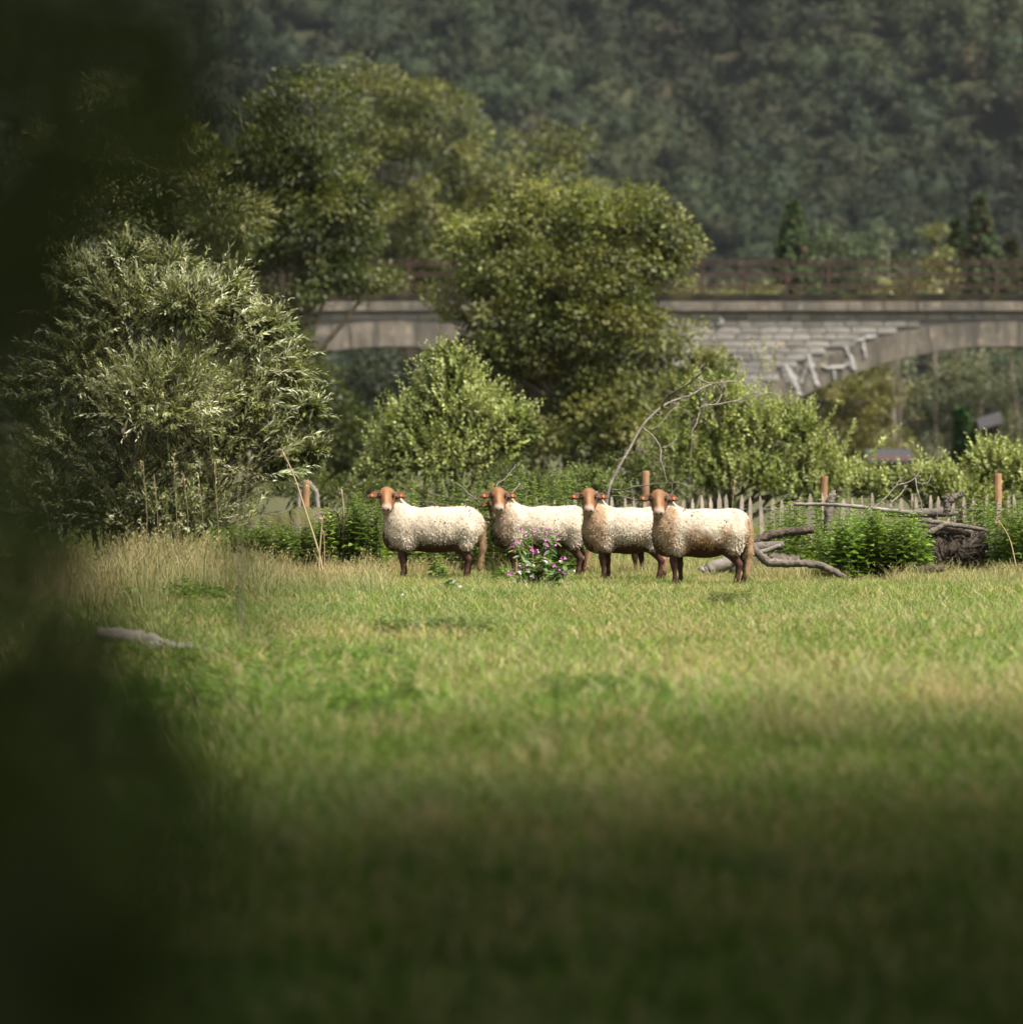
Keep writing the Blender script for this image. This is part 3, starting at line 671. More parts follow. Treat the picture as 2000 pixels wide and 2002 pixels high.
# sheds beyond the bridge
def shed(name, label, Y, ua, ub, vr, ve, vb, roofc, wallc, slope=0.0, ridge=1.6):
    x0, x1 = P(ua, 0, Y)[0], P(ub, 0, Y)[0]; zr, ze = P(0, vr, Y)[2], P(0, ve, Y)[2]; dz = M_(slope, Y)
    t = thing(name, label, 'shed', None, loc=((x0 + x1) / 2, Y + ridge, 0))
    mw, nt, b = new_mat('shed_wall'); nt.links.new(mixc(nt, noise(nt, 3, 4, geopos(nt)), tuple(.7 * c for c in wallc), wallc), b.inputs['Base Color'])
    mr, nt, b = new_mat('shed_roof'); nt.links.new(mixc(nt, noise(nt, 2, 4, geopos(nt)), tuple(.7 * c for c in roofc), roofc), b.inputs['Base Color']); b.inputs['Roughness'].default_value = .8
    i = .12
    V = [(x0 + i, Y, -.1), (x1 - i, Y, -.1), (x1 - i, Y + 2 * ridge, -.1), (x0 + i, Y + 2 * ridge, -.1), (x0 + i, Y, ze), (x1 - i, Y, ze + dz), (x1 - i, Y + 2 * ridge, ze + dz), (x0 + i, Y + 2 * ridge, ze), (x0 + i, Y + ridge, zr - .06), (x1 - i, Y + ridge, zr + dz - .06)]
    child('wall', Geo().add(V, [(4, 8, 7), (5, 6, 9)], [(0, 1, 5, 4), (1, 2, 6, 5), (2, 3, 7, 6), (3, 0, 4, 7), (4, 5, 9, 8), (8, 9, 6, 7)]), mw, t)
    e = .25
    V = [(x0, Y - e, ze - .08), (x1, Y - e, ze + dz - .08), (x1, Y + ridge, zr + dz), (x0, Y + ridge, zr), (x1, Y + 2 * ridge + e, ze + dz - .08), (x0, Y + 2 * ridge + e, ze - .08)]
    V = np.array(V); V2 = V - [0, 0, .07]
    child('roof', Geo().add(np.concatenate([V, V2]), None, [(0, 1, 2, 3), (3, 2, 4, 5), (6, 9, 8, 7), (9, 11, 10, 8), (0, 6, 7, 1), (5, 4, 10, 11), (0, 3, 9, 6), (3, 5, 11, 9), (1, 7, 8, 2), (2, 8, 10, 4)]), mr, t)
shed('brick_shed', 'low red-brick shed with grey roof behind the bushes', 214, 1695, 1785, 878, 897, 930, (.05, .047, .047), (.12, .04, .025))
shed('garden_shed', 'small dark shed with pale sloping roof among the shaded willows', 217, 1912, 1958, 818, 835, 900, (.055, .05, .05), (.06, .04, .035), slope=14, ridge=.8)

# unseen trees round the photographer shade the near meadow; thin and broad ones added
def shade_tree(label, x, y, lobes, seed, den=1.25, cl=.75, per=24, lf=.37):
    rng = np.random.default_rng(seed)
    t = thing('shade_tree', label, 'tree', 'trees overhanging the photographer', loc=(x, y, 0))
    lb = [(x + a, y + b, c, r, r, r * .7) for a, b, c, r in lobes]
    child('trunk', limbs(rng, (x, y, 0), lb, 0.28), MAT_BARK, t, smooth=True)
    child('crown', crown(rng, lb, density=den, leaf=lf, base=(.06, .085, .02), clump=cl, per=per, inner=.5), MAT_LEAF, t, kind='stuff')
shade_tree('leafy tree overhanging the near meadow from the left', -6.5, 6, [(0, 0, 9, 4.2), (3, 5, 8.5, 4), (4.5, -3, 9.5, 4), (-3, 3, 9, 4), (4, 9, 9, 4), (6, 3, 9.5, 4), (1, 11, 8.5, 4)], 61)
shade_tree('leafy tree overhanging the near meadow from the right', 9, 6, [(0, 0, 8, 4.2), (-4, 3, 9, 4), (-2, 8, 8.8, 4), (3, 5, 8, 4), (-5, 9, 9.5, 3.8), (2, 11, 7.5, 4), (-4, -5, 9, 4), (5, 0, 9, 4)], 62)
shade_tree('leafy tree behind the photographer', 1.5, -7, [(0, 0, 10, 4.5), (-5, 1, 9, 4), (4, 2, 9, 4), (0, 4, 9.5, 4), (-2, 8, 10, 4)], 63)
shade_tree('leafy tree at the edge of the near shade', 12, 11, [(0, 0, 8.5, 4.2), (-5, 0, 9, 4), (-3, 3, 8.5, 3.6), (2, 3, 9, 4), (-7, 2, 9.5, 3.6), (4, -3, 9, 4), (0, 2, 12, 3.5)], 64)
for k_, (xx, yy, dn, nm) in enumerate(((10.5, 16.5, .55, 'unseen thin tree added to fade the near shade'), (11, 21, .3, 'unseen sparser tree added to fade the shade further'), (11.5, 26, .15, 'unseen barest tree added to end the shade beside the lit meadow'))):  # added out of view, thinned step by step to soften the shade edge
    shade_tree(nm, xx, yy, [(-2, -1, 9, 3.8), (-6, 0, 9.5, 3.8), (2, 1, 9.5, 4), (-9, 0, 10, 3.2), (-4, 1, 7.5, 3)], 65 + k_, dn, .3, 14, .2)
shade_tree('unseen broad tree added far left to block sky light', -15, 10, [(0, 0, 8, 5), (2, 6, 9, 5), (-3, -5, 9, 5), (4, -6, 9, 5), (1, 12, 7, 4.5)], 71, .8)  # broad crowns added out of view to keep sky light off the foreground
shade_tree('unseen broad tree added far right to block sky light', 17, 4, [(0, 0, 8, 5), (2, 6, 9, 5), (3, -5, 9, 5), (-3, -8, 9, 5)], 72, .8)
shade_tree('unseen broad tree added well behind to block sky light', -4, -15, [(0, 0, 8, 5), (6, 2, 9, 5), (-6, 3, 9, 5), (1, -3, 11, 5)], 73, .8)

# ------------------------------------------------------------------ paling fence
def fence():
    Y = 80.0; rng = np.random.default_rng(70)
    t = thing('paling_fence', 'chestnut paling fence with round posts running behind the sheep', 'fence', loc=(P(1260, 0, Y)[0], Y, 0))
    mp = wood_material('paling_wood', (0.17, 0.13, 0.095), (0.38, 0.32, 0.25), 9, bdist=0.004)
    mo = wood_material('stake_wood', (0.24, 0.125, 0.055), (0.38, 0.225, 0.115), 7, bdist=0.004)
    mw, nt, b = new_mat('fence_wire'); b.inputs['Base Color'].default_value = (.25, .25, .24, 1); b.inputs['Metallic'].default_value = .6; b.inputs['Roughness'].default_value = .5
    meshes = []
    for k in range(7):                               # cleft pale: three-sided, pointed
        w = rng.uniform(.026, .036); d = rng.uniform(.014, .02); lean = rng.uniform(-.012, .012); bow = rng.uniform(-.01, .01)
        H = 0.74; V = []
        for z, s in ((-.06, 1), (H * .5, 1.0), (H * .88, .92), (H, .28)):
            ox = bow * math.sin(z / H * 3.1) + lean * z / H
            V += [(-w * s + ox, -d * s, z), (w * s + ox, -d * .7 * s, z), (w * .5 * s + ox, d * s, z), (-w * .7 * s + ox, d * .8 * s, z)]
        Q = []
        for r in range(3):
            for j in range(4): Q.append((r * 4 + j, r * 4 + (j + 1) % 4, r * 4 + 4 + (j + 1) % 4, r * 4 + 4 + j))
        Q.append((12, 13, 14, 15))
        meshes.append(Geo().add(V, None, Q).mesh('pale', mp))
    u = 1010.0
    while u < 2420:
        o = bpy.data.objects.new('pale', meshes[int(rng.integers(7))]); COL.objects.link(o); o.parent = t
        o.location = (P(u, 0, Y)[0] - t.location.x, rng.uniform(-.02, .02), rng.uniform(-.03, .02)); o.rotation_euler = (0, rng.normal(0, .035), rng.uniform(0, 6.28) * .12)
        o.scale = (1, 1, rng.uniform(.94, 1.05)); u += 18.6 + rng.normal(0, 2.2)
    for u, vt, r, ln in ((597, 940, .055, .01), (963, 945, .05, -.02), (1262, 921, .055, 0.0), (1610, 931, .052, .012), (1951, 926, .058, -.004), (2290, 926, .055, 0.0)):
        b0 = P(u, 0, Y); zt = P(0, vt, Y)[2]
        g = tube([(b0[0] - ln, Y + .09, -.1), (b0[0], Y + .09, zt * .6), (b0[0] + ln, Y + .09, zt - .012), (b0[0] + ln, Y + .09, zt)], [r, r, r, r * .9], 10)
        child('post', g, mo, t, smooth=False)
    for z in (.12, .34, .56):
        for s in (-1, 1):
            x = np.linspace(P(580, 0, Y)[0], P(2420, 0, Y)[0], 60); p = np.stack([x, np.full(60, Y + s * .024), z + .008 * np.sin(x * 2.6 + s)], -1)
            child('wire', tube(p, .0028, 4), mw, t)
fence()

# ------------------------------------------------------------------ logs and dead wood
def log_thing(name, label, Y, line, mat, seed, cat='log', group=None, dy=0.0, forks=(), rough=.09, seg=12, depth=None):
    """line of (u, v, radius px[, depth offset]) traced along the wood"""
    rng = np.random.default_rng(seed)
    def conv(ln):
        q = []
        for e in ln:
            yy = Y + (e[3] if len(e) > 3 else 0.0); p = P(e[0], e[1], yy); q.append((*p, M_(e[2], yy)))
        q = smoothline(q, 8); q[:, :3] += rng.standard_normal((len(q), 3)) * np.minimum(q[:, 3:4] * .07, .004); return q
    q = conv(line); lo = q[np.argmin(q[:, 2])]
    t = thing(name, label, cat, group, loc=(lo[0], lo[1], 0))
    child('stem', tube(q[:, :3], q[:, 3], seg, rough=rough, rng=rng), mat, t, smooth=True)
    for f in forks:
        q = conv(f); child('branch', tube(q[:, :3], q[:, 3], max(5, seg - 3), rough=rough, rng=rng), mat, t, smooth=True)
    return t

G_LOG = 'dead wood lying behind the sheep'
log_thing('fallen_log', 'mossy thick log lying behind the nettles left of the sheep', 65.5, [(500, 1064, 44), (550, 1056, 54), (610, 1052, 60), (668, 1056, 56)], MAT_MOSSLOG, 80, group=G_LOG, rough=.035, seg=18)
log_thing('fallen_branch', 'curved lichen-spotted branch snaking over the grass right of the sheep', 62.0, [(1466, 1062, 7, .6), (1480, 1080, 8), (1500, 1098, 8.5), (1530, 1101, 8), (1570, 1102, 7.5), (1600, 1105, 7.5), (1625, 1115, 7), (1650, 1128, 5)], MAT_GREYLOG, 81, group=G_LOG, cat='branch')
log_thing('fallen_log', 'dark charred-looking log end just right of the right sheep', 64.5, [(1470, 1062, 9), (1500, 1048, 9), (1545, 1040, 8), (1590, 1036, 8)], MAT_DARKLOG, 82, group=G_LOG)
log_thing('fallen_log', 'pale grey log under the dark one beside the right sheep', 64.0, [(1455, 1078, 9), (1490, 1070, 11), (1530, 1066, 8)], MAT_GREYLOG, 83, group=G_LOG)
log_thing('fallen_log', 'thin pale stick under the grey log beside the right sheep', 63.4, [(1462, 1086, 5), (1495, 1077, 5), (1526, 1066, 3.5)], MAT_PALEWOOD, 84, group=G_LOG, cat='stick')
log_thing('fallen_log', 'thick split log at the bottom of the pile beside the right sheep', 64.6, [(1430, 1108, 20), (1470, 1100, 21), (1520, 1098, 18), (1560, 1100, 14)], MAT_GREYLOG, 97, group=G_LOG)
log_thing('wood_chunk', 'split pale chunk of wood lying under the right sheep', 64.0, [(1375, 1120, 12), (1400, 1108, 14), (1440, 1096, 12)], MAT_PALEWOOD, 85, group=G_LOG, cat='wood', rough=.12, seg=7)
log_thing('bare_pole', 'bare pale pole lying level above the right nettles', 65.0, [(1551, 986, 3.5), (1600, 986, 3.5), (1660, 989, 3.5), (1720, 996, 4), (1790, 1004, 5)], MAT_PALEWOOD, 86, group=G_LOG, cat='pole')
log_thing('broken_stub', 'broken upright stub of wood above the pale pole', 65.6, [(1614, 1112, 9), (1618, 1020, 8), (1620, 990, 8), (1626, 970, 7), (1630, 958, 3)], MAT_GREYLOG, 87, group=G_LOG, cat='stump', forks=([(1622, 980, 5), (1632, 975, 4), (1637, 972, 3)],))
log_thing('forked_log', 'forked grey log with raised arm near the right post', 66.0, [(1730, 1003, 7), (1780, 1004, 8), (1820, 1003, 8.5), (1848, 998, 9), (1853, 985, 8), (1862, 975, 7.5), (1875, 968, 6), (1884, 963, 5.5)], MAT_GREYLOG, 88, group=G_LOG, forks=([(1850, 985, 6), (1851, 972, 5), (1853, 966, 4)], [(1835, 1002, 8), (1858, 1004, 6), (1872, 1003, 3)]))
log_thing('bare_pole', 'grey pole resting on the dark root mass at right', 64.5, [(1795, 1016, 5), (1840, 1023, 5), (1890, 1030, 4.5), (1930, 1037, 3.5)], MAT_GREYLOG, 89, group=G_LOG, cat='pole')
log_thing('fallen_log', 'dark grey log beneath the resting pole at right', 65.0, [(1790, 1030, 10), (1840, 1028, 10), (1900, 1040, 9)], MAT_GREYLOG, 90, group=G_LOG)
log_thing('fallen_log', 'short slanting log propped against the dark root mass', 64.0, [(1795, 1048, 5), (1825, 1037, 6), (1850, 1024, 4)], MAT_GREYLOG, 91, group=G_LOG)
RM = log_thing('root_mass', 'thick dark rotten trunk bristling with twigs at right', 65.2, [(1775, 1085, 26), (1800, 1074, 36), (1850, 1072, 40), (1900, 1074, 38), (1945, 1082, 30)], MAT_DARKLOG, 92, group=G_LOG, rough=.14, seg=14)
def bristle():
    rng = np.random.default_rng(98); t = RM; g = Geo(); n = 260
    u = rng.uniform(1785, 1942, n); a = rng.uniform(-.6, 2.2, n); Y = 65.2; R_ = M_(40, Y)
    for k in range(n):
        c = P(u[k], 1073, Y); p = c + np.array([0, -math.cos(a[k]) * R_, math.sin(a[k]) * R_ * .95])
        d = nrm(rng.standard_normal(3) * [1, .5, .5] + [0, -.4 * math.cos(a[k]), .3]); L = rng.uniform(.06, .26); r = rng.uniform(.003, .007)
        tube([p - d * .02, p + d * L * .5 + [0, 0, .01], p + d * L], [r, r * .8, r * .4], 4, g=g)
    child('twigs', g, MAT_GREYLOG, t, kind='stuff')
bristle()
log_thing('fallen_log', 'small dark log half sunk in grass at the right', 62.5, [(1785, 1113, 6), (1815, 1113, 8), (1845, 1112, 6)], MAT_DARKLOG, 93, group=G_LOG)
log_thing('foreground_log', 'grey blurred log in the grass at lower left', 42.0, [(190, 1240, 16), (250, 1248, 20), (310, 1264, 20), (345, 1280, 14)], MAT_PALEWOOD, 94)
log_thing('foreground_log', 'shorter grey log overlapping the other at lower left', 41.0, [(290, 1270, 15), (340, 1274, 18), (390, 1278, 16), (425, 1285, 9)], MAT_PALEWOOD, 95)
log_thing('arched_stem', 'pale arched stem behind the left fence post', 84.0, [(583, 1060, 4), (584, 985, 4), (588, 955, 5), (600, 944, 6), (612, 955, 6), (620, 975, 5), (625, 1060, 5)], MAT_PALEWOOD, 96, cat='stem')

def twiggy(name, label, Y, lines, seed, cat, ntw, zscale=4.289, o=(1150, 680), mat=None, tw_len=(6, 20), group=None):
    """bare wood traced from polylines in a magnified view, with side twigs"""
    rng = np.random.default_rng(seed)
    allq = []
    for ln, r0, r1, dz in lines:
        n = len(ln); q = []
        for k, (zx, zy) in enumerate(ln):
            yy = Y + dz * k / max(1, n - 1); p = P(o[0] + zx / zscale, o[1] + zy / zscale, yy); q.append((*p, M_(r0 + (r1 - r0) * k / (n - 1), Y)))
        allq.append(smoothline(q, 5))
    q = allq[0]; t = thing(name, label, cat, group, loc=(q[0][0], q[0][1], 0))
    child('trunk', tube(q[:, :3], q[:, 3], 8, rough=.05, rng=rng), mat or MAT_DEAD, t, smooth=True)
    for q in allq[1:]:
        child('branch', tube(q[:, :3], q[:, 3], 6, rough=.05, rng=rng), mat or MAT_DEAD, t, smooth=True)
    g = Geo()
    for q in allq:
        m = max(2, int(ntw * len(q) / 40))
        idx = rng.integers(len(q) // 4, len(q), m)
        for i in idx:
            a = q[i, :3]; d = nrm(rng.standard_normal(3) * np.array([1, .6, 1]) + np.array([.35, 0, -.2])); L = M_(rng.uniform(*tw_len), Y)
            b = a + d * L + np.array([0, 0, -.1 * L]); c = b + nrm(d + rng.standard_normal(3) * .6) * L * .6
            r = min(q[i, 3] * .55, M_(.9, Y)); tube([a, b, c], [r, r * .7, r * .35], 4, g=g)
            for _ in range(2):
                e = b + nrm(d + rng.standard_normal(3) * .9) * L * .45; tube([b, e], [r * .55, r * .3], 3, g=g)
    child('twigs', g, mat or MAT_DEAD, t, kind='stuff')
    return t
twiggy('dead_tree', 'bare dead tree leaning and arching over behind the right sheep', 67.0, [
    ([(140, 1560), (140, 1420), (150, 1330), (175, 1180), (215, 1080), (290, 940), (350, 840), (430, 690), (500, 600), (610, 500), (700, 450), (850, 400), (940, 350), (1020, 310), (1110, 300), (1140, 340), (1120, 390)], 3.5, 1.3, 1.0),
    ([(610, 505), (660, 410), (740, 360), (830, 310), (900, 250), (965, 203)], 2.2, 1.5, -.5),
    ([(900, 250), (1010, 295), (1110, 292), (1200, 280), (1320, 280), (1400, 290), (1520, 310)], 1.4, .5, .6),
    ([(1120, 390), (1070, 470), (950, 490), (925, 560), (905, 640), (870, 700), (865, 830), (850, 1000)], 1.5, .5, -.4),
    ([(950, 490), (1050, 480), (1150, 460), (1290, 430), (1450, 390), (1540, 380), (1640, 430), (1740, 530)], 1.6, .5, .5),
    ([(1300, 280), (1330, 330), (1400, 390), (1440, 440), (1500, 520)], .8, .4, .2),
    ([(460, 675), (540, 740), (605, 840), (605, 930), (630, 1010), (660, 1130)], 1.6, .6, -.5),
    ([(520, 690), (600, 640), (690, 530), (760, 500), (860, 570)], 1.0, .4, .4),
    ([(300, 900), (380, 880), (430, 870), (470, 850)], 1.0, .5, -.2), ([(400, 860), (430, 800), (510, 785)], .8, .4, .2),
    ([(190, 1190), (300, 1190), (420, 1160), (650, 1135), (760, 1135), (860, 1170)], 1.8, .6, -.6),
    ([(190, 1240), (300, 1250), (420, 1280), (460, 1250)], 1.6, .6, -.6), ([(300, 1195), (400, 1225), (470, 1290)], 1.0, .5, -.2),
    ([(1020, 310), (990, 360), (960, 420), (985, 460), (1040, 520), (1090, 600)], 1.0, .4, .2), ([(610, 840), (690, 810), (740, 765)], .8, .4, .2)], 100, 'dead tree', 22)
twiggy('dead_branch', 'bare twiggy branch sticking up from the right nettles', 66.0, [
    ([(820, 470), (880, 355), (950, 290), (1000, 240), (1060, 175), (1140, 150), (1190, 115), (1225, 62)], 2.4, .7, .3),
    ([(1060, 175), (1070, 150), (1110, 110)], 1.0, .5, .2), ([(1020, 290), (1080, 240), (1130, 170)], 1.6, 1.0, .3), ([(950, 290), (1020, 320), (1080, 360)], 1.3, .6, -.3),
    ([(1190, 125), (1200, 200), (1225, 280), (1235, 340)], 1.4, .7, -.2), ([(1200, 150), (1240, 160), (1280, 145), (1295, 100)], 1.0, .5, .2), ([(1235, 165), (1248, 210), (1245, 250)], 1.0, .5, 0),
    ([(920, 320), (960, 370), (965, 420), (955, 480)], 1.3, .5, -.4)], 101, 'branch', 4, zscale=3.509, o=(1450, 900))
twiggy('dark_twig', 'dark arching bramble twig in front of the forked log', 64.6, [
    ([(480, 760), (690, 690), (760, 590), (810, 540), (830, 450), (970, 370)], 1.3, .6, .2), ([(1020, 580), (1030, 430), (1080, 370), (1150, 310), (1250, 250)], 1.2, .5, 0)], 102, 'twig', 2, zscale=7.423, o=(1740, 940), mat=MAT_DARKLOG)
twiggy('bare_twig', 'bare pale twig among the nettles behind the second sheep', 65.0, [
    ([(760, 620), (800, 540), (870, 500), (940, 420), (990, 360), (1020, 310)], 1.4, .5, .2), ([(910, 440), (920, 380), (900, 360)], .8, .4, 0), ([(970, 670), (1020, 610), (1075, 550)], 1.4, .6, .2), ([(1020, 625), (1080, 610), (1140, 580)], 1.0, .5, 0),
    ([(250, 540), (340, 590), (400, 660), (480, 720), (560, 780)], 1.0, 1.6, .2), ([(440, 640), (500, 710), (550, 770)], 1.0, 1.2, .2)], 103, 'twig', 3, zscale=6.433, o=(850, 860))

# ------------------------------------------------------------------ nettles
def nettles(label, Y, blobs, seed, n, h0, leaf=.085, col=(.10, .15, .035), tall=(), depth=.9, dense=1.0, group='nettle clumps round the dead wood'):
    """upright nettle stems with paired leaves; blobs (u centre, half width, top row); tall = single stems (u, v top)"""
    rng = np.random.default_rng(seed); gl, gs = Geo(), Geo()
    A, L = [], []
    for (u, hw, vt) in blobs:
        k = max(3, int(n * hw / sum(b[1] for b in blobs)))
        uu = u + rng.uniform(-1, 1, k) * hw; yy = Y + rng.uniform(-.5, .5, k) * depth * 2
        for a, y in zip(uu, yy):
            e = 1 - ((a - u) / hw) ** 2; top = vt + (1 - e) * h0 * .45 + rng.uniform(-h0 * .25, h0 * .8)
            z = P(a, top, y)[2]; A.append((P(a, 0, y)[0], y, 0)); L.append(max(.15, z))
    for (u, vt) in tall:
        y = Y + rng.uniform(-.2, .2); A.append((P(u, 0, y)[0], y, 0)); L.append(P(u, vt, y)[2])
    A = np.array(A); L = np.array(L); N = len(A)
    D = nrm(np.array([0, 0, 1.0]) + rng.normal(0, .10, (N, 3)) * [1, 1, .2])
    c = jitter_col(rng, col, N, .25, .5)
    for q in range(3):                               # stems of like height share a leaf count
        lo, hi = np.quantile(L, [q / 3, (q + 1) / 3]); m = (L >= lo) & ((L < hi) if q < 2 else (L <= hi))
        if not m.any(): continue
        nl = int(6 + L[m].mean() / .085 * dense)
        shoots(rng, gl, gs, A[m], D[m], L[m], nl, leaf * 1.5, .62, c[m], (.12, .12, .05), .0045, .02, 1.15, .62, .35, s0=.08, pairs=True, norm_up=.9)
    t = thing('nettle_clump', label, 'nettles', group, loc=(A[:, 0].mean(), Y, 0))
    child('stems', gs, MAT_STEM, t, kind='stuff'); child('foliage', gl, MAT_LEAF, t, kind='stuff')
    return t
nettles('dense nettle clump in front of the mossy log', 64.3, [(470, 45, 1030), (530, 45, 1022), (600, 50, 1022), (665, 45, 995), (715, 35, 965)], 110, 330, 30, tall=[(650, 950), (690, 950), (722, 938), (735, 945)], depth=.45)
nettles('few tall nettles rising behind the leftmost sheep', 66.0, [(775, 30, 960), (830, 30, 985)], 111, 26, 25, tall=[(757, 942), (802, 932), (796, 945), (810, 948), (783, 952)])
nettles('tall nettle stand behind the second sheep', 66.2, [(900, 40, 930), (960, 40, 925), (1020, 45, 920), (1075, 45, 915), (1110, 30, 940)], 112, 170, 45, leaf=.07, tall=[(876, 886), (882, 892), (902, 905), (1014, 887), (1090, 895), (1102, 886), (1119, 922), (995, 893), (1060, 905), (940, 910)])
nettles('big leafy nettle bush in front of the dead wood at right', 63.4, [(1640, 32, 1010), (1690, 45, 995), (1745, 45, 990), (1785, 22, 1010)], 113, 170, 45, leaf=.10, col=(.10, .16, .033), tall=[(1680, 975), (1700, 962), (1745, 968)])
nettles('sparse tall nettles left of the pale pole', 66.5, [(1530, 28, 985), (1575, 30, 965), (1650, 40, 970)], 114, 60, 30, leaf=.075, tall=[(1529, 938), (1562, 947), (1585, 957), (1541, 960), (1690, 960), (1725, 965)])
nettles('nettle thicket at the right edge beside the post', 64.6, [(1968, 26, 985), (2005, 30, 970), (2045, 30, 965)], 115, 120, 40, leaf=.085, tall=[(1983, 935), (1990, 945)])
nettles('nettles standing behind the dark root mass at right', 67.0, [(1905, 30, 965), (1860, 20, 1000), (1940, 25, 975)], 121, 50, 30, tall=[(1906, 932), (1914, 945)])
nettles('low nettles growing between the logs and the right sheep', 65.4, [(1600, 40, 1035), (1500, 20, 1075)], 116, 26, 25)
nettles('small nettle sprig under the leftmost sheep', 63.0, [(858, 10, 1088)], 117, 5, 15, leaf=.08, col=(.06, .11, .03))
nettles('small nettle sprig right of the leftmost sheep tail', 62.6, [(985, 14, 1108)], 118, 9, 12, leaf=.07, col=(.08, .14, .03))
nettles('weedy green patch in the rough grass at left', 54.0, [(290, 60, 1140), (380, 50, 1125), (440, 40, 1150)], 119, 90, 30, leaf=.07, col=(.09, .15, .03), group='low weeds in the meadow')
nettles('low weeds in the grass below the blurred logs', 36.0, [(310, 110, 1325), (450, 120, 1335), (600, 110, 1345), (740, 80, 1360)], 120, 520, 22, leaf=.06, depth=4.5, col=(.075, .14, .022), group='low weeds in the meadow')

nettles('low broad weeds in the middle of the meadow', 45.5, [(780, 40, 1235), (860, 50, 1238), (930, 30, 1245)], 122, 60, 10, leaf=.07, col=(.09, .13, .05), group='low weeds in the meadow')
nettles('dark weed patch in the meadow below the sheep', 34.5, [(1130, 70, 1372), (1240, 60, 1378)], 123, 90, 10, leaf=.05, col=(.07, .12, .025), group='low weeds in the meadow')
nettles('dark grass-like tuft on the right of the meadow', 53.0, [(1440, 26, 1190), (1400, 16, 1196)], 124, 40, 6, leaf=.05, col=(.08, .10, .035), group='low weeds in the meadow')
# dry stalks
def stalk(label, Y, pts, r, col=(.36, .27, .15), seed=0):
    rng = np.random.default_rng(seed); q = smoothline([P(u, v, Y) for u, v in pts], 4)
    g = tube(q, np.linspace(M_(r, Y), M_(r, Y) * .4, len(q)), 5, col=col)
    t = thing('dry_stalk', label, 'stalk', 'dry stalks in the rough grass', loc=q[0])
    child('stem', g, MAT_STEM, t)
    gl = Geo(); n = 14; e = q[-1] - (q[-1] - q[0]) * rng.uniform(0, .16, (n, 1))
    leaves(gl, e, rnd_unit(rng, n) + np.array([0, 0, 1.2]), rnd_unit(rng, n), .05, .012, np.array(col) * 1.1)
    child('seed_head', gl, MAT_STEM, t, kind='stuff')
stalk('long leaning dry stalk left of the nettles', 60.5, [(636, 1140), (622, 1075), (598, 1000), (575, 930), (552, 880)], 2.6, seed=1)
stalk('short straw stalk crossing the leaning one', 60.2, [(622, 1140), (626, 1070), (631, 1010)], 2.4, seed=2)
stalk('thin upright straw beside the crossing stalks', 60.0, [(634, 1140), (635, 1090), (634, 1040)], 1.4, seed=3)
stalk('thick brown dead stem standing in the nettles', 64.0, [(674, 1128), (672, 1060), (672, 1000), (668, 957)], 4, (.24, .18, .12), seed=4)
stalk('brown dead stem leaning beside the thick one', 64.2, [(672, 1128), (668, 1050), (660, 1000)], 3, (.22, .16, .11), seed=5)
stalk('dead stem at the leftmost sheep chest', 64.4, [(722, 1125), (730, 1060), (738, 1020)], 2.6, (.25, .19, .13), seed=6)
stalk('blurred tall stem in the left foreground grass', 43.0, [(470, 1268), (468, 1150), (466, 1000), (470, 890)], 1.6, (.22, .19, .12), seed=7)
stalk('second blurred stem leaning beside the tall one', 44.0, [(474, 1258), (474, 1120), (478, 1000), (490, 880)], 1.5, (.22, .19, .12), seed=8)
stalk('fine bent straw right of the nettles at the right edge', 63.0, [(1988, 1120), (1975, 1060), (1960, 1030), (1944, 1010)], 1.5, seed=9)
stalk('fine tall straw above the right sheep back', 66.0, [(1432, 1120), (1431, 1000), (1437, 932)], .8, seed=10)
for k, (u, v, l) in enumerate([(280, 900, 'tallest'), (302, 930, 'thin'), (340, 890, 'slanting'), (360, 925, 'pale'), (390, 940, 'nodding'), (420, 905, 'straight')]):
    stalk(l + ' grass stalk in front of the willow', 56 + k, [(u + 18 * (k % 3 - 1), 1168), (u + 8, 1040), (u, v)], .9, (.30, .24, .13), seed=20 + k)

# ------------------------------------------------------------------ sheep
def s_ell(p, c, r):
    q = (p - np.array(c)) / np.array(r); k0 = np.sqrt((q * q).sum(-1)); q2 = q / np.array(r); k1 = np.sqrt((q2 * q2).sum(-1)) + 1e-9
    return k0 * (k0 - 1) / k1
def s_cap(p, a, b, ra, rb):
    a = np.array(a, float); b = np.array(b, float); ba = b - a; h = np.clip(((p - a) @ ba) / (ba @ ba), 0, 1)
    return np.linalg.norm(p - a - h[..., None] * ba, axis=-1) - (ra + (rb - ra) * h)
def smin(a, b, k):
    h = np.clip(0.5 + 0.5 * (b - a) / k, 0, 1); return b + (a - b) * h - k * h * (1 - h)

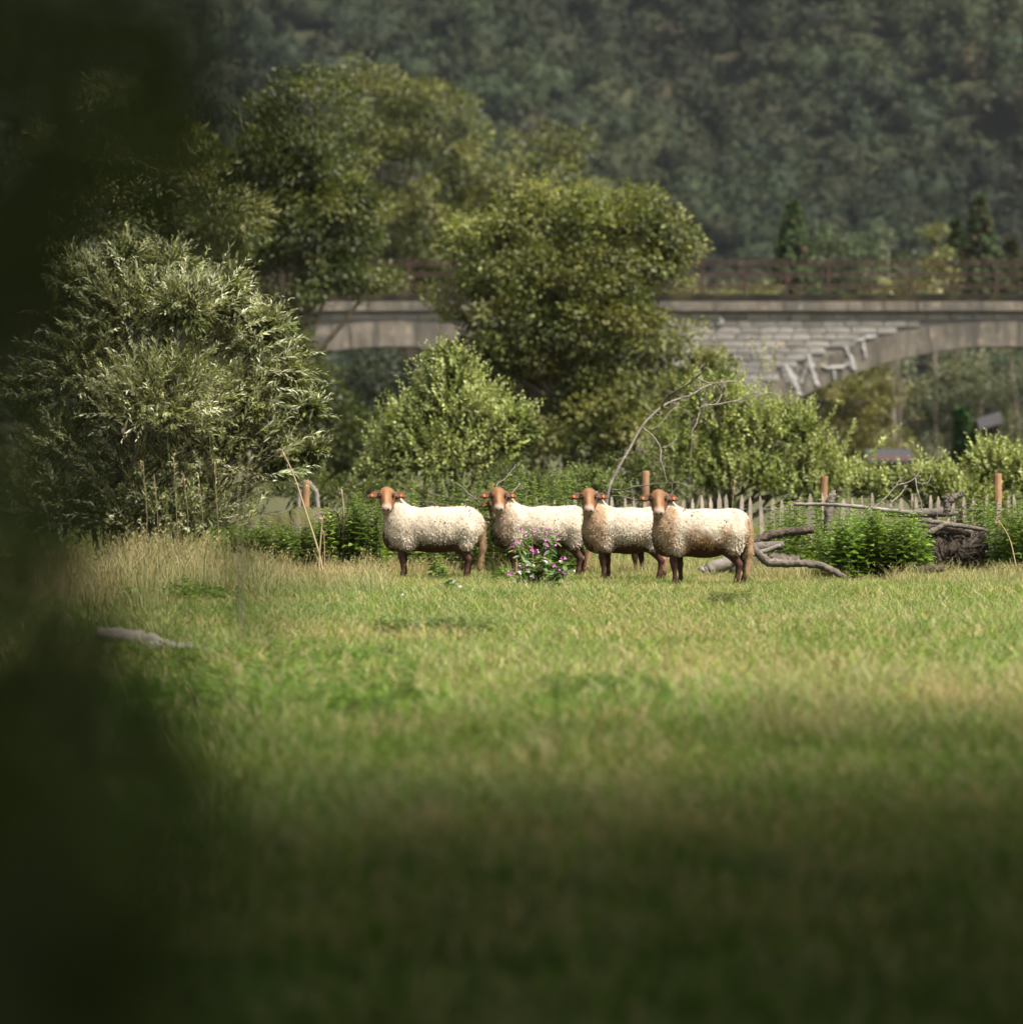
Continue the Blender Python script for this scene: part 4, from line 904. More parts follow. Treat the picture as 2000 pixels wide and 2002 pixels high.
def surface_nets(f, o, h):
    nx, ny, nz = f.shape; s = f < 0
    cs = np.zeros((nx - 1, ny - 1, nz - 1, 3)); cn = np.zeros((nx - 1, ny - 1, nz - 1))
    sl = lambda i, n: slice(i, n - 1 + i)
    for ax in range(3):
        for a in (0, 1):
            for b in (0, 1):
                i0 = [0, 0, 0]; oth = [k for k in range(3) if k != ax]; i0[oth[0]] = a; i0[oth[1]] = b
                i1 = list(i0); i1[ax] = 1
                A = f[sl(i0[0], nx), sl(i0[1], ny), sl(i0[2], nz)]; B = f[sl(i1[0], nx), sl(i1[1], ny), sl(i1[2], nz)]
                m = (A < 0) != (B < 0); t = np.where(m, A / np.where(m, A - B, 1), 0)
                for k in range(3):
                    cs[..., k] += np.where(m, (t if k == ax else i0[k]), 0)
                cn += m
    act = cn > 0; idx = -np.ones(act.shape, int); idx[act] = np.arange(act.sum())
    g = np.stack(np.nonzero(act), -1); V = (g + cs[act] / cn[act][:, None]) * h + np.array(o)
    Q = []
    for ax in range(3):
        u, v = [(1, 2), (2, 0), (0, 1)][ax]
        i0 = [slice(1, -1)] * 3; i0[ax] = slice(0, -1); i1 = list(i0); i1[ax] = slice(1, None)
        A = s[tuple(i0)]; B = s[tuple(i1)]; m = A != B; e = np.stack(np.nonzero(m), -1)
        e[:, u] += 1; e[:, v] += 1
        def cell(du, dv):
            c = e.copy(); c[:, u] -= du; c[:, v] -= dv; return idx[c[:, 0], c[:, 1], c[:, 2]]
        q = np.stack([cell(1, 1), cell(0, 1), cell(0, 0), cell(1, 0)], -1); fl = ~A[m]
        q[fl] = q[fl][:, ::-1]; Q.append(q)
    Q = np.concatenate(Q); Q = Q[(Q >= 0).all(1)]
    return V, Q

def vnoise(p, f, ph=0.0):
    x, y, z = p[..., 0] * f, p[..., 1] * f, p[..., 2] * f
    return (np.sin(x * 1.3 + 1.7 * np.sin(y * 1.1 + ph) + ph) + np.sin(y * 1.7 + 1.3 * np.sin(z * 0.9 + ph * 2)) + np.sin(z * 1.5 + 1.9 * np.sin(x * 1.2 + 3 + ph))) / 3

MAT_WOOL = col_material('fleece_wool', 1.0, 60, 0.5, 0.01)
MAT_HAIR = col_material('short_hair', 0.75, 90, 0.35, 0.004, var=0.22)
MAT_TAG = None
def sheep_mats():
    global MAT_TAG, MAT_EYE, MAT_DARKSKIN
    MAT_TAG, nt, b = new_mat('orange_ear_tag'); b.inputs['Base Color'].default_value = (.36, .10, .01, 1); b.inputs['Roughness'].default_value = .4
    MAT_EYE, nt, b = new_mat('sheep_eye'); b.inputs['Base Color'].default_value = (.03, .02, .012, 1); b.inputs['Roughness'].default_value = .12; b.inputs['Specular IOR Level'].default_value = .6
    MAT_DARKSKIN, nt, b = new_mat('dark_skin'); b.inputs['Base Color'].default_value = (.035, .022, .018, 1); b.inputs['Roughness'].default_value = .6
sheep_mats()
CREAM = np.array((.54, .45, .335)); RUST = np.array((.185, .080, .032)); LEG = np.array((.055, .021, .011)); TAN = np.array((.38, .245, .125)); MUZ = np.array((.36, .26, .19))

def make_sheep(label, u_chest, Y, L=1.09, H=1.0, head_dx=0.0, head_z=0.0, yaw=0.0, tilt=0.0, pitch=50.0, seed=0, belly=0.0, chest=0.3, rear=0.0, tail=True, tailc=TAN, rz=0.0, legs=None, vox=.0115, facec=RUST, tags=True, burrs=14, head_down=False):
    rng = np.random.default_rng(seed); k = L / 1.09
    root = thing('sheep', label, 'sheep', 'sheep standing in a row', loc=(P(u_chest, 0, Y)[0], Y, 0), rz=rz)
    root.scale = (H, H, H)
    def X(x): return x * k
    hc = np.array([.10 + head_dx, -.085, .985 + head_z]); HS = 1.09       # poll: where the head hangs from
    if head_down: hc = np.array([-.06, .02, .60])
    cp, sp = math.cos(math.radians(pitch)), math.sin(math.radians(pitch)); cyw, syw = math.cos(yaw), math.sin(yaw)
    m_ = np.array([0, -cp, -sp]); n_ = np.array([0, -sp, cp]); b_ = np.array([1.0, 0, 0])
    Rz = np.array([[cyw, -syw, 0], [syw, cyw, 0], [0, 0, 1]]); Ry = np.array([[math.cos(tilt), 0, math.sin(tilt)], [0, 1, 0], [-math.sin(tilt), 0, math.cos(tilt)]])
    Bm = (Rz @ Ry @ np.stack([b_, m_, n_], 1))                  # columns: lateral, along the face, out of the face
    def hp(b, a, c): return hc + Bm @ (np.array([b, a, c]) * HS)
    legs = legs or [(.265, .225), (.335, .25), (.885, .0), (.955, .03)]
    # --- the animal itself, one surface
    def skin(p):
        d = s_ell(p, (X(.27), 0, .55), (.215, .165, .24)); d = smin(d, s_ell(p, (X(.57), 0, .545), (.40 * k, .215, .245)), .08)
        d = smin(d, s_ell(p, (X(.88), 0, .57), (.19 * k, .18, .21)), .08); d = smin(d, s_ell(p, (X(.17), 0, .48), (.13, .12, .16)), .06)
        d = smin(d, s_cap(p, (X(.22), 0, .62), hc + np.array([.01, .055, -.07]), .15, .088), .06)
        ph = (p - hc) @ Bm / HS
        hd = s_ell(ph, (0, .045, -.02), (.085, .085, .083)); hd = smin(hd, s_ell(ph, (0, .125, -.022), (.066, .105, .064)), .03)
        hd = smin(hd, s_ell(ph, (0, .225, -.018), (.055, .047, .050)), .025); hd = smin(hd, s_ell(ph, (0, .15, -.07), (.055, .1, .045)), .03)
        hd = smin(hd, s_ell(ph, (0, .10, .03), (.028, .10, .022)), .025)
        for s in (-1, 1):
            hd = smin(hd, s_ell(ph, (s * .062, .07, .022), (.026, .026, .02)), .02)
            hd = np.maximum(hd, -s_ell(ph, (s * .082, .098, .028), (.016, .02, .016)))
            qe = ph * np.array([1, 1, 2.2]); e = s_cap(qe, (s * .075, .026, -.062), (s * .125, .040, -.06), .026, .046); e = smin(e, s_cap(qe, (s * .125, .040, -.06), (s * .214, .066, -.07), .044, .007), .01)
            e = np.maximum(e * .6, -s_cap(qe, (s * .115, .04, -.018), (s * .185, .06, -.02), .026, .012) * .6)
            hd = smin(hd, e, .012)
        d = smin(d, hd * HS, .035)
        for i, (lx, _) in enumerate(legs):
            s = -.085 if i % 2 == 0 else .085
            if i < 2:
                ch = [((X(lx), s, .46), .065), ((X(lx) - .012, s, .27), .034), ((X(lx) - .004, s, .225), .031), ((X(lx) + .006, s, .09), .020), ((X(lx) - .012, s, .02), .029)]
            else:
                ch = [((X(lx) + .02, s, .52), .125), ((X(lx) - .05, s, .39), .075), ((X(lx) + .062, s, .235), .034), ((X(lx) + .042, s, .09), .023), ((X(lx) + .02, s, .02), .031)]
            for (a, ra), (b, rb) in zip(ch[:-1], ch[1:]): d = smin(d, s_cap(p, a, b, ra, rb), .03)
        if tail:
            tx = X(1.09) - .055
            for a, b, ra, rb in (((tx - .05, 0, .69), (tx + .01, -.03, .6), .042, .038), ((tx + .01, -.03, .6), (tx + .015, -.045, .36), .038, .034), ((tx + .015, -.045, .36), (tx - .02, -.05, .13), .034, .026)):
                d = smin(d, s_cap(p, a, b, ra, rb), .025)
        return d
    lo = np.array([min(0, hc[0] - .2) - .05, -.40, -.03]); hi = np.array([L + .1, .28, max(hc[2] + .17, .9)])
    n = np.ceil((hi - lo) / vox).astype(int); G = np.stack(np.meshgrid(*[lo[i] + vox * np.arange(n[i] + 1) for i in range(3)], indexing='ij'), -1)
    V, Q = surface_nets(skin(G), lo, vox)
    ph = (V - hc) @ Bm / HS
    C = np.tile(LEG, (len(V), 1)) * np.exp(.12 * vnoise(V, 30))[:, None]
    up = np.clip((V[:, 2] - .22) / .2, 0, 1)[:, None]; C = C * (1 - up) + (RUST * .3) * up
    onhead = (ph[:, 1] > -.06) & (ph[:, 1] < .30) & (np.abs(ph[:, 0]) < .21) & (np.abs(ph[:, 2]) < .13)
    fc = np.tile(facec, (len(V), 1)) * np.exp(.15 * vnoise(V, 45, 2))[:, None]
    blaze = np.clip(1 - np.abs(ph[:, 0]) / .035, 0, 1)[:, None] * np.clip(ph[:, 1] / .12, 0, 1)[:, None] * .35; fc = fc * (1 - blaze) + TAN * 1.25 * blaze
    mz = np.clip((ph[:, 1] - .165) / .075, 0, 1)[:, None]; fc = fc * (1 - mz) + MUZ * mz
    fc = fc * (1 - .4 * np.clip((np.abs(ph[:, 0]) - .045) / .03, 0, 1) * (ph[:, 1] < .2))[:, None]
    ear = (np.abs(ph[:, 0]) > .085)[:, None]; fc = np.where(ear, fc * .8, fc)
    eyer = np.minimum(np.linalg.norm(ph - [.075, .085, .02], axis=1), np.linalg.norm(ph - [-.075, .085, .02], axis=1)); fc = fc * (1 - .85 * np.clip(1.35 - eyer / .028, 0, 1))[:, None]
    C[onhead] = fc[onhead]
    neck = (~onhead) & (V[:, 0] < X(.3)) & (V[:, 2] > .6); C[neck] = TAN * .9
    tl = (V[:, 0] > X(1.09) - .12) & (np.abs(V[:, 1] + .03) < .07) & (V[:, 2] < .75) & (V[:, 0] > X(.95) + .03); C[tl] = tailc
    hoof = V[:, 2] < .035; C[hoof] = (.035, .025, .02)
    Vb, Qb = V, Q
    body = obj('body', Geo().add(V, None, Q, C), MAT_HAIR, root, smooth=True)
    # --- fleece
    nb = hc + np.array([.022, .08, -.095])
    def wool(p):
        d = s_ell(p, (X(.28), 0, .575), (.225, .195, .245)); d = smin(d, s_ell(p, (X(.58), 0, .585), (.42 * k, .25, .232)), .07)
        d = smin(d, s_ell(p, (X(.86), 0, .60), (.215 * k, .215, .222)), .07); d = smin(d, s_ell(p, (X(.19), .0, .54), (.14, .14, .19)), .07)
        d = smin(d, s_cap(p, (X(.24), 0, .66), nb, .168, .105), .07)
        for s in (-1, 1):
            d = smin(d, s_cap(p, (X(.89), s * .115, .55), (X(.88), s * .12, .42), .125, .085), .05); d = smin(d, s_ell(p, (X(.30), s * .12, .45), (.11, .08, .115)), .04)
        return d + .004 * vnoise(p, 26, seed) + .003 * vnoise(p, 60, seed + 1)
    v2 = max(vox, .0135); n = np.ceil((hi - lo) / v2).astype(int); G = np.stack(np.meshgrid(*[lo[i] + v2 * np.arange(n[i] + 1) for i in range(3)], indexing='ij'), -1)
    # keep the fleece off the face
    fw = wool(G); phg = (G - hc) @ Bm / HS; fw = np.maximum(fw, -(s_ell(phg, (0, .08, .035), (.19, .21, .115))))
    V, Q = surface_nets(fw, lo, v2)
    def wcol(V):
        c = np.tile(CREAM, (len(V), 1)); z = V[:, 2]; x = V[:, 0] / k; nz = .05 * vnoise(V, 14, seed)
        t = np.clip((.47 + .12 * belly - z + nz * 2.5) / .17, 0, 1) * belly * np.clip((x - .3) / .1, 0, 1) * np.clip((.84 - x + nz * 2) / .1, 0, 1)
        t2 = np.clip((.17 - x + .35 * chest + nz - np.clip(.45 - z, 0, 1)) / .08, 0, 1) * np.clip(chest * 1.6, 0, 1) * (z < .84)
        t3 = rear * np.clip((x - .98) / .05, 0, 1) * (z < .72)
        t4 = np.clip((.375 - z + nz) / .05, 0, 1) * .55
        t = np.clip(np.maximum.reduce([t, t2, t3, t4]), 0, 1)[:, None]
        c = c * (1 - t) + np.array((.31, .175, .078)) * t
        return c * (1 + .10 * vnoise(V, 9, seed + 3))[:, None]
    gw = Geo().add(V, None, Q, wcol(V) * .97)
    # locks of wool
    tri = np.concatenate([V[Q[:, 1]] - V[Q[:, 0]]]); nq = nrm(np.cross(V[Q[:, 1]] - V[Q[:, 0]], V[Q[:, 3]] - V[Q[:, 0]])); cq = V[Q].mean(1)
    reps = 3 if vox < .014 else 1
    cq = np.repeat(cq, reps, 0); nq = np.repeat(nq, reps, 0); N = len(cq)
    cq = cq + rng.standard_normal((N, 3)) * .006
    lock = .35 * np.stack([vnoise(cq, 22, seed + 5), vnoise(cq, 22, seed + 6), vnoise(cq, 22, seed + 7)], -1)
    d = nrm(nq * .28 + np.array([0.15, 0, -.6]) + lock * 1.2 + rng.standard_normal((N, 3)) * .25)
    shag = 1 + .6 * np.clip((.55 - cq[:, 2]) / .2, 0, 1)
    Ln = rng.uniform(.010, .019, N) * shag; W = Ln * rng.uniform(.35, .55, N)
    col = wcol(cq) * np.exp(rng.normal(0, .04, (N, 1)) + .07 * vnoise(cq, 34, seed + 9)[:, None])
    leaves(gw, cq - nq * .004, d, nrm(nq + .5 * lock + rng.standard_normal((N, 3)) * .16), Ln, W, col, .25)
    fl = obj('fleece', gw, MAT_WOOL, root, smooth=False)
    if tail:
        qb = Qb[tl[Qb].all(1)]; ct = Vb[qb].mean(1); nt_ = nrm(np.cross(Vb[qb[:, 1]] - Vb[qb[:, 0]], Vb[qb[:, 3]] - Vb[qb[:, 0]])); ct = np.repeat(ct, 3, 0); nt_ = np.repeat(nt_, 3, 0); M = len(ct)
        gt = Geo(); Lt = rng.uniform(.008, .014, M)
        if M: 
            leaves(gt, ct + rng.standard_normal((M, 3)) * .004, nrm(nt_ * .6 + np.array([0, 0, -.7]) + rng.standard_normal((M, 3)) * .3), nrm(nt_ + rng.standard_normal((M, 3)) * .2), Lt, Lt * .4, tailc * np.exp(rng.normal(0, .15, (M, 1))), .4)
            obj('tail_wool', gt, MAT_WOOL, root)
    # burrs and dirt caught in the wool, on the side that shows
    side = np.nonzero((nq[:, 1] < -.35) & (cq[:, 2] > .45))[0]; g = Geo()
    if len(side) and burrs:
        cen = side[rng.integers(len(side), size=max(2, burrs // 4))]
        for q in range(burrs):
            c0 = cq[cen[q % len(cen)]] if q % 3 else cq[side[rng.integers(len(side))]]
            j = side[np.argmin(np.linalg.norm(cq[side] - c0 - rng.normal(0, .035, 3), axis=1))]
            r = rng.uniform(.006, .012); d8 = rnd_unit(rng, 14)
            leaves(g, cq[j] + nq[j] * .014 + d8 * r * .2, d8, rnd_unit(rng, 14), r, r * .8, np.array((.045, .03, .02)))
        obj('burrs', g, MAT_STEM, root, kind='stuff')
    # eyes, nostrils, mouth, ear tags
    def blob(name, c, r, mat, par=body):
        V = []; T = []
        th = np.linspace(0, np.pi, 6); phs = np.arange(8) / 8 * 2 * np.pi
        for a in th:
            for b in phs: V.append(c + Bm @ (np.array([math.sin(a) * math.cos(b), math.cos(a), math.sin(a) * math.sin(b)]) * r))
        Q = [(i * 8 + j, i * 8 + (j + 1) % 8, i * 8 + 8 + (j + 1) % 8, i * 8 + 8 + j) for i in range(5) for j in range(8)]
        obj(name, Geo().add(V, None, Q), mat, par, smooth=True)
    for s in (-1, 1):
        blob('eye', hp(s * .074, .096, .028), np.array([.016, .015, .016]), MAT_EYE)
        blob('nostril', hp(s * .022, .264, .012), np.array([.015, .015, .013]), MAT_DARKSKIN)
        if tags:
            e = hp(s * .148, .062, -.006); T = Geo()
            q = np.array([(-.011, -.016, 0), (.012, -.016, 0), (.012, .006, 0), (.006, .024, 0), (-.006, .022, 0), (-.011, .006, 0)])
            A = np.array([e + Bm @ (w + np.array([0, 0, .004])) for w in q]); Bk = np.array([e + Bm @ w for w in q])
            F = [(0, 1, 2, 5), (5, 2, 3, 4), (11, 8, 7, 6), (10, 9, 8, 11)] + [(i, i + 6, (i + 1) % 6 + 6, (i + 1) % 6) for i in range(6)]
            obj('ear_tag', T.add(np.concatenate([A, Bk]), None, F), MAT_TAG, root)
    mp = [hp(b, .262 - abs(b) * .25, -.026 + abs(b) * .18) for b in np.linspace(-.036, .036, 7)]
    obj('mouth', tube(mp, [.003, .006, .007, .007, .007, .006, .003], 5), MAT_DARKSKIN, body, smooth=True)
    return root

make_sheep('leftmost sheep, tail hanging, no brown on its flank', 738, 63.3, L=1.215, H=.985, seed=1, chest=.05, belly=0.1, head_dx=0.005, head_z=.015, facec=RUST * 1.15, legs=[(.255, .2), (.27, .2), (.855, 0), (.87, 0)], burrs=22, tailc=TAN * .7)
make_sheep('second sheep from left, behind the pink flowers', 958, 64.0, L=1.17, H=.98, seed=2, chest=.32, belly=.25, head_dx=-.012, head_z=.01, legs=[(.24, .2), (.33, .2), (.89, 0), (.95, 0)], burrs=12, tail=True, rz=.06)
make_sheep('third sheep from left, overlapped by the right one', 1135, 62.6, L=1.0, H=.985, seed=3, chest=.45, belly=.3, head_dx=-.012, head_z=.01, legs=[(.27, .2), (.33, .2), (.9, 0), (.96, 0)], burrs=10, facec=RUST * .95)
make_sheep('rightmost sheep with brown belly and long tan tail', 1268, 60.5, L=1.10, H=1.0, seed=4, chest=.45, belly=1.0, rear=.7, legs=[(.265, .225), (.33, .25), (.875, 0), (.955, .03)], burrs=16, facec=RUST * .95)
make_sheep('sheep mostly hidden behind the second, one ear showing', 956, 65.9, L=1.0, H=.93, seed=5, chest=.3, head_dx=-.03, head_z=-.075, yaw=.25, legs=[(.2, .2), (.32, .2), (.9, 0), (.96, 0)], vox=.015, burrs=0)
make_sheep('sheep hidden behind the third, only legs and belly wool showing', 1196, 65.0, L=.93, H=.88, seed=6, chest=.2, head_down=True, legs=[(.35, .2), (.45, .2), (.86, 0), (.93, 0)], vox=.015, burrs=0, tags=False)

# ------------------------------------------------------------------ pink balsam in front of the second sheep
def balsam(label, Y, u0, stems, seed, nfl, group=None, white=0.35):
    """stems: (u base, u top, v top); leaves and flowers are single pieces"""
    rng = np.random.default_rng(seed); base = P(u0, 0, Y); t = thing('balsam_plant', label, 'flowering plant', group, loc=(base[0], Y, 0))
    mp, nt, b = new_mat('balsam_pink'); nt.links.new(mixc(nt, nd(nt, 'ShaderNodeObjectInfo').outputs['Random'], (.50, .09, .36), (.74, .25, .58)), b.inputs['Base Color'])
    mw, nt, b = new_mat('balsam_white'); b.inputs['Base Color'].default_value = (.82, .76, .74, 1)
    def leafmesh():
        n = 7; V = []; Q = []
        for i in range(n):
            s = i / (n - 1); w = .5 * math.sin(math.pi * min(1, s * .93 + .04)) ** .8 * .36; z = -.22 * s * s
            V += [(s, -w, z + w * .3), (s, 0, z), (s, w, z + w * .3)]
        for i in range(n - 1):
            for j in range(2): Q.append((i * 3 + j, i * 3 + j + 1, i * 3 + 4 + j, i * 3 + 3 + j))
        return [Geo().add(V, None, Q, c).mesh('leaf', MAT_LEAF) for c in ((.11, .18, .05), (.15, .23, .07), (.09, .15, .05), (.19, .21, .06))]
    def flowermesh(mat):
        g = Geo(); V = []; Q = []
        for i in range(5):                             # lower pouch
            r = (.30, .42, .36, .2, .04)[i]
            for j in range(6):
                a = j / 6 * 6.283; V.append((r * math.cos(a), i * .22 - .1, r * math.sin(a) * .9))
        for i in range(4):
            for j in range(6): Q.append((i * 6 + j, i * 6 + (j + 1) % 6, i * 6 + 6 + (j + 1) % 6, i * 6 + 6 + j))
        g.add(V, None, Q)
        for a, L, w in ((1.57, .75, .7), (3.6, .7, .5), (5.8, .7, .5)):   # hood and two wings
            d = np.array([math.cos(a), -.25, math.sin(a)]); sdir = np.array([-math.sin(a), 0, math.cos(a)]); o = np.array([0, -.15, 0])
            V = [o, o + d * L * .5 + sdir * w * .5, o + d * L + sdir * w * .25, o + d * L - sdir * w * .25, o + d * L * .5 - sdir * w * .5]
            g.add(V, [(0, 1, 2), (0, 2, 3), (0, 3, 4)])
        return g.mesh('flower', mat, True)
    LM = leafmesh(); FP, FW = flowermesh(mp), flowermesh(mw); tips = []
    for (ub, ut, vt) in stems:
        a = P(ub, 0, Y + rng.uniform(-.15, .15)); a[2] = 0; c = P(ut, vt, Y + rng.uniform(-.25, .25)); mid = (a + c) / 2 + np.array([rng.uniform(-.03, .03), 0, .05])
        q = smoothline([a, mid, c], 5); child('stem', tube(q, np.linspace(.009, .003, len(q)), 6, col=(.2, .17, .07)), MAT_STEM, t, smooth=True)
        for k in range(3, len(q)):
            for s in range(3):
                o = bpy.data.objects.new('leaf', LM[int(rng.integers(4))]); COL.objects.link(o); o.parent = t
                o.location = Vector(q[k]) - t.location; o.rotation_euler = (rng.normal(0, .5), rng.uniform(-.5, .7), rng.uniform(0, 6.283)); L = rng.uniform(.07, .13); o.scale = (L, L, L)
        tips.append(q[-1]); tips += [q[int(rng.integers(len(q) // 2, len(q)))]]
    for k in range(nfl):
        p = tips[k % len(tips)] + rng.normal(0, .045, 3) + np.array([0, -.04, .02])
        wht = p[2] < .33 and rng.random() < white * 2
        o = bpy.data.objects.new('flower', FW if wht else FP); COL.objects.link(o); o.parent = t
        o.location = Vector(p) - t.location; o.rotation_euler = (rng.normal(.2, .35), rng.normal(0, .3), rng.normal(0, .7)); s = rng.uniform(.025, .036); o.scale = (s, s, s)
    return t
balsam('bushy balsam with pink and white flowers in front of the second sheep', 58.6, 1048,
       [(1040, 1020, 1052), (1045, 1040, 1044), (1055, 1074, 1046), (1050, 1086, 1052), (1040, 1012, 1070), (1062, 1112, 1115), (1036, 1006, 1135), (1035, 1024, 1100), (1030, 1008, 1120), (1050, 1060, 1090), (1060, 1105, 1100), (1065, 1085, 1120), (1045, 1048, 1110),
        (1035, 1030, 1150), (1050, 1055, 1128), (1065, 1108, 1145), (1040, 1022, 1145), (1060, 1070, 1140)], 200, 58)
balsam('small balsam sprig with one pale flower, left of the bushy one', 57.0, 885, [(884, 880, 1135), (886, 900, 1155)], 201, 3, white=1.0)
balsam('tiny pink flowered sprig low in the grass', 54.0, 783, [(783, 785, 1185)], 202, 3)
balsam('flattened balsam with pink blooms lying in the meadow', 49.0, 830, [(770, 765, 1240), (800, 790, 1238), (840, 850, 1236), (860, 870, 1245), (890, 905, 1250), (930, 940, 1255)], 203, 8)

# ------------------------------------------------------------------ grass
def blades(rng, n, L, W, spread, lean, col, straw=0.2, heads=0.0):
    g = Geo(); a = rng.random(n) * 6.283; r = spread * np.sqrt(rng.random(n)); b = np.stack([r * np.cos(a), r * np.sin(a), np.full(n, -.015)], -1)
    h = L * rng.uniform(.45, 1.15, n); ld = rng.random(n) * 6.283; ln = h * lean * rng.uniform(.2, 1.2, n)
    dx = np.stack([np.cos(ld), np.sin(ld), np.zeros(n)], -1); fa = rng.random(n) * 6.283; w = W * rng.uniform(.6, 1.3, n); s = np.stack([np.cos(fa), np.sin(fa), np.zeros(n)], -1) * w[:, None] * .5
    up = np.array([0, 0, 1.0])
    p1 = b + dx * (ln * .3)[:, None] + up * (h * .55)[:, None]; p2 = b + dx * ln[:, None] + up * (h * (1 - .25 * lean))[:, None]
    V = np.stack([b - s, b + s, p1 + s * .8, p1 - s * .8, p2], 1).reshape(-1, 3); i = np.arange(n)[:, None] * 5
    c = np.tile(np.asarray(col, float), (n, 1)) * np.exp(rng.normal(0, .2, (n, 1))); m = rng.random(n) < straw; c[m] = np.array((.40, .335, .20)) * np.exp(rng.normal(0, .2, (m.sum(), 1)))
    g.add(V, (i + np.array([[3, 2, 4]])), i + np.array([[0, 1, 2, 3]]), np.repeat(c, 5, 0))
    k = int(n * heads)
    if k:
        leaves(g, np.repeat(p2[:k], 4, 0) - up * rng.uniform(0, .10, (4 * k, 1)), np.repeat(dx[:k], 4, 0) * .5 + up + rng.normal(0, .4, (4 * k, 3)), rnd_unit(rng, 4 * k), .035, .008, np.array((.40, .31, .18)))
    return g
def scatter(name, pts, rot, scl, idx, meshes, label, cat=None):
    src = bpy.data.collections.new(name + '_sources')
    for k, m in enumerate(meshes):
        src.objects.link(bpy.data.objects.new('%s_tuft_%02d' % (name, k), m))
    me = bpy.data.meshes.new(name); me.vertices.add(len(pts)); me.vertices.foreach_set('co', np.asarray(pts, np.float32).ravel())
    for nm, ty, arr in (('rot', 'FLOAT', rot), ('scl', 'FLOAT', scl), ('idx', 'INT', idx)):
        at = me.attributes.new(nm, ty, 'POINT'); at.data.foreach_set('value', np.asarray(arr, np.float32 if ty == 'FLOAT' else np.int32))
    o = link(name, me); o['kind'] = 'stuff'; o['label'] = label
    ng = bpy.data.node_groups.new(name + '_spread', 'GeometryNodeTree')
    ng.interface.new_socket('Geometry', in_out='INPUT', socket_type='NodeSocketGeometry'); ng.interface.new_socket('Geometry', in_out='OUTPUT', socket_type='NodeSocketGeometry')
    N = ng.nodes; gi = N.new('NodeGroupInput'); go = N.new('NodeGroupOutput'); ip = N.new('GeometryNodeInstanceOnPoints'); ci = N.new('GeometryNodeCollectionInfo')
    ci.inputs['Collection'].default_value = src; ci.inputs['Separate Children'].default_value = True; ci.inputs['Reset Children'].default_value = True
    def na(nm, ty):
        n = N.new('GeometryNodeInputNamedAttribute'); n.data_type = ty; n.inputs['Name'].default_value = nm; return n.outputs['Attribute']
    cx = N.new('ShaderNodeCombineXYZ'); ng.links.new(na('rot', 'FLOAT'), cx.inputs[2])
    ng.links.new(gi.outputs[0], ip.inputs['Points']); ng.links.new(ci.outputs[0], ip.inputs['Instance']); ip.inputs['Pick Instance'].default_value = True
    ng.links.new(na('idx', 'INT'), ip.inputs['Instance Index']); ng.links.new(cx.outputs[0], ip.inputs['Rotation']); ng.links.new(na('scl', 'FLOAT'), ip.inputs['Scale']); ng.links.new(ip.outputs[0], go.inputs[0])
    md = o.modifiers.new('spread', 'NODES'); md.node_group = ng
    return o

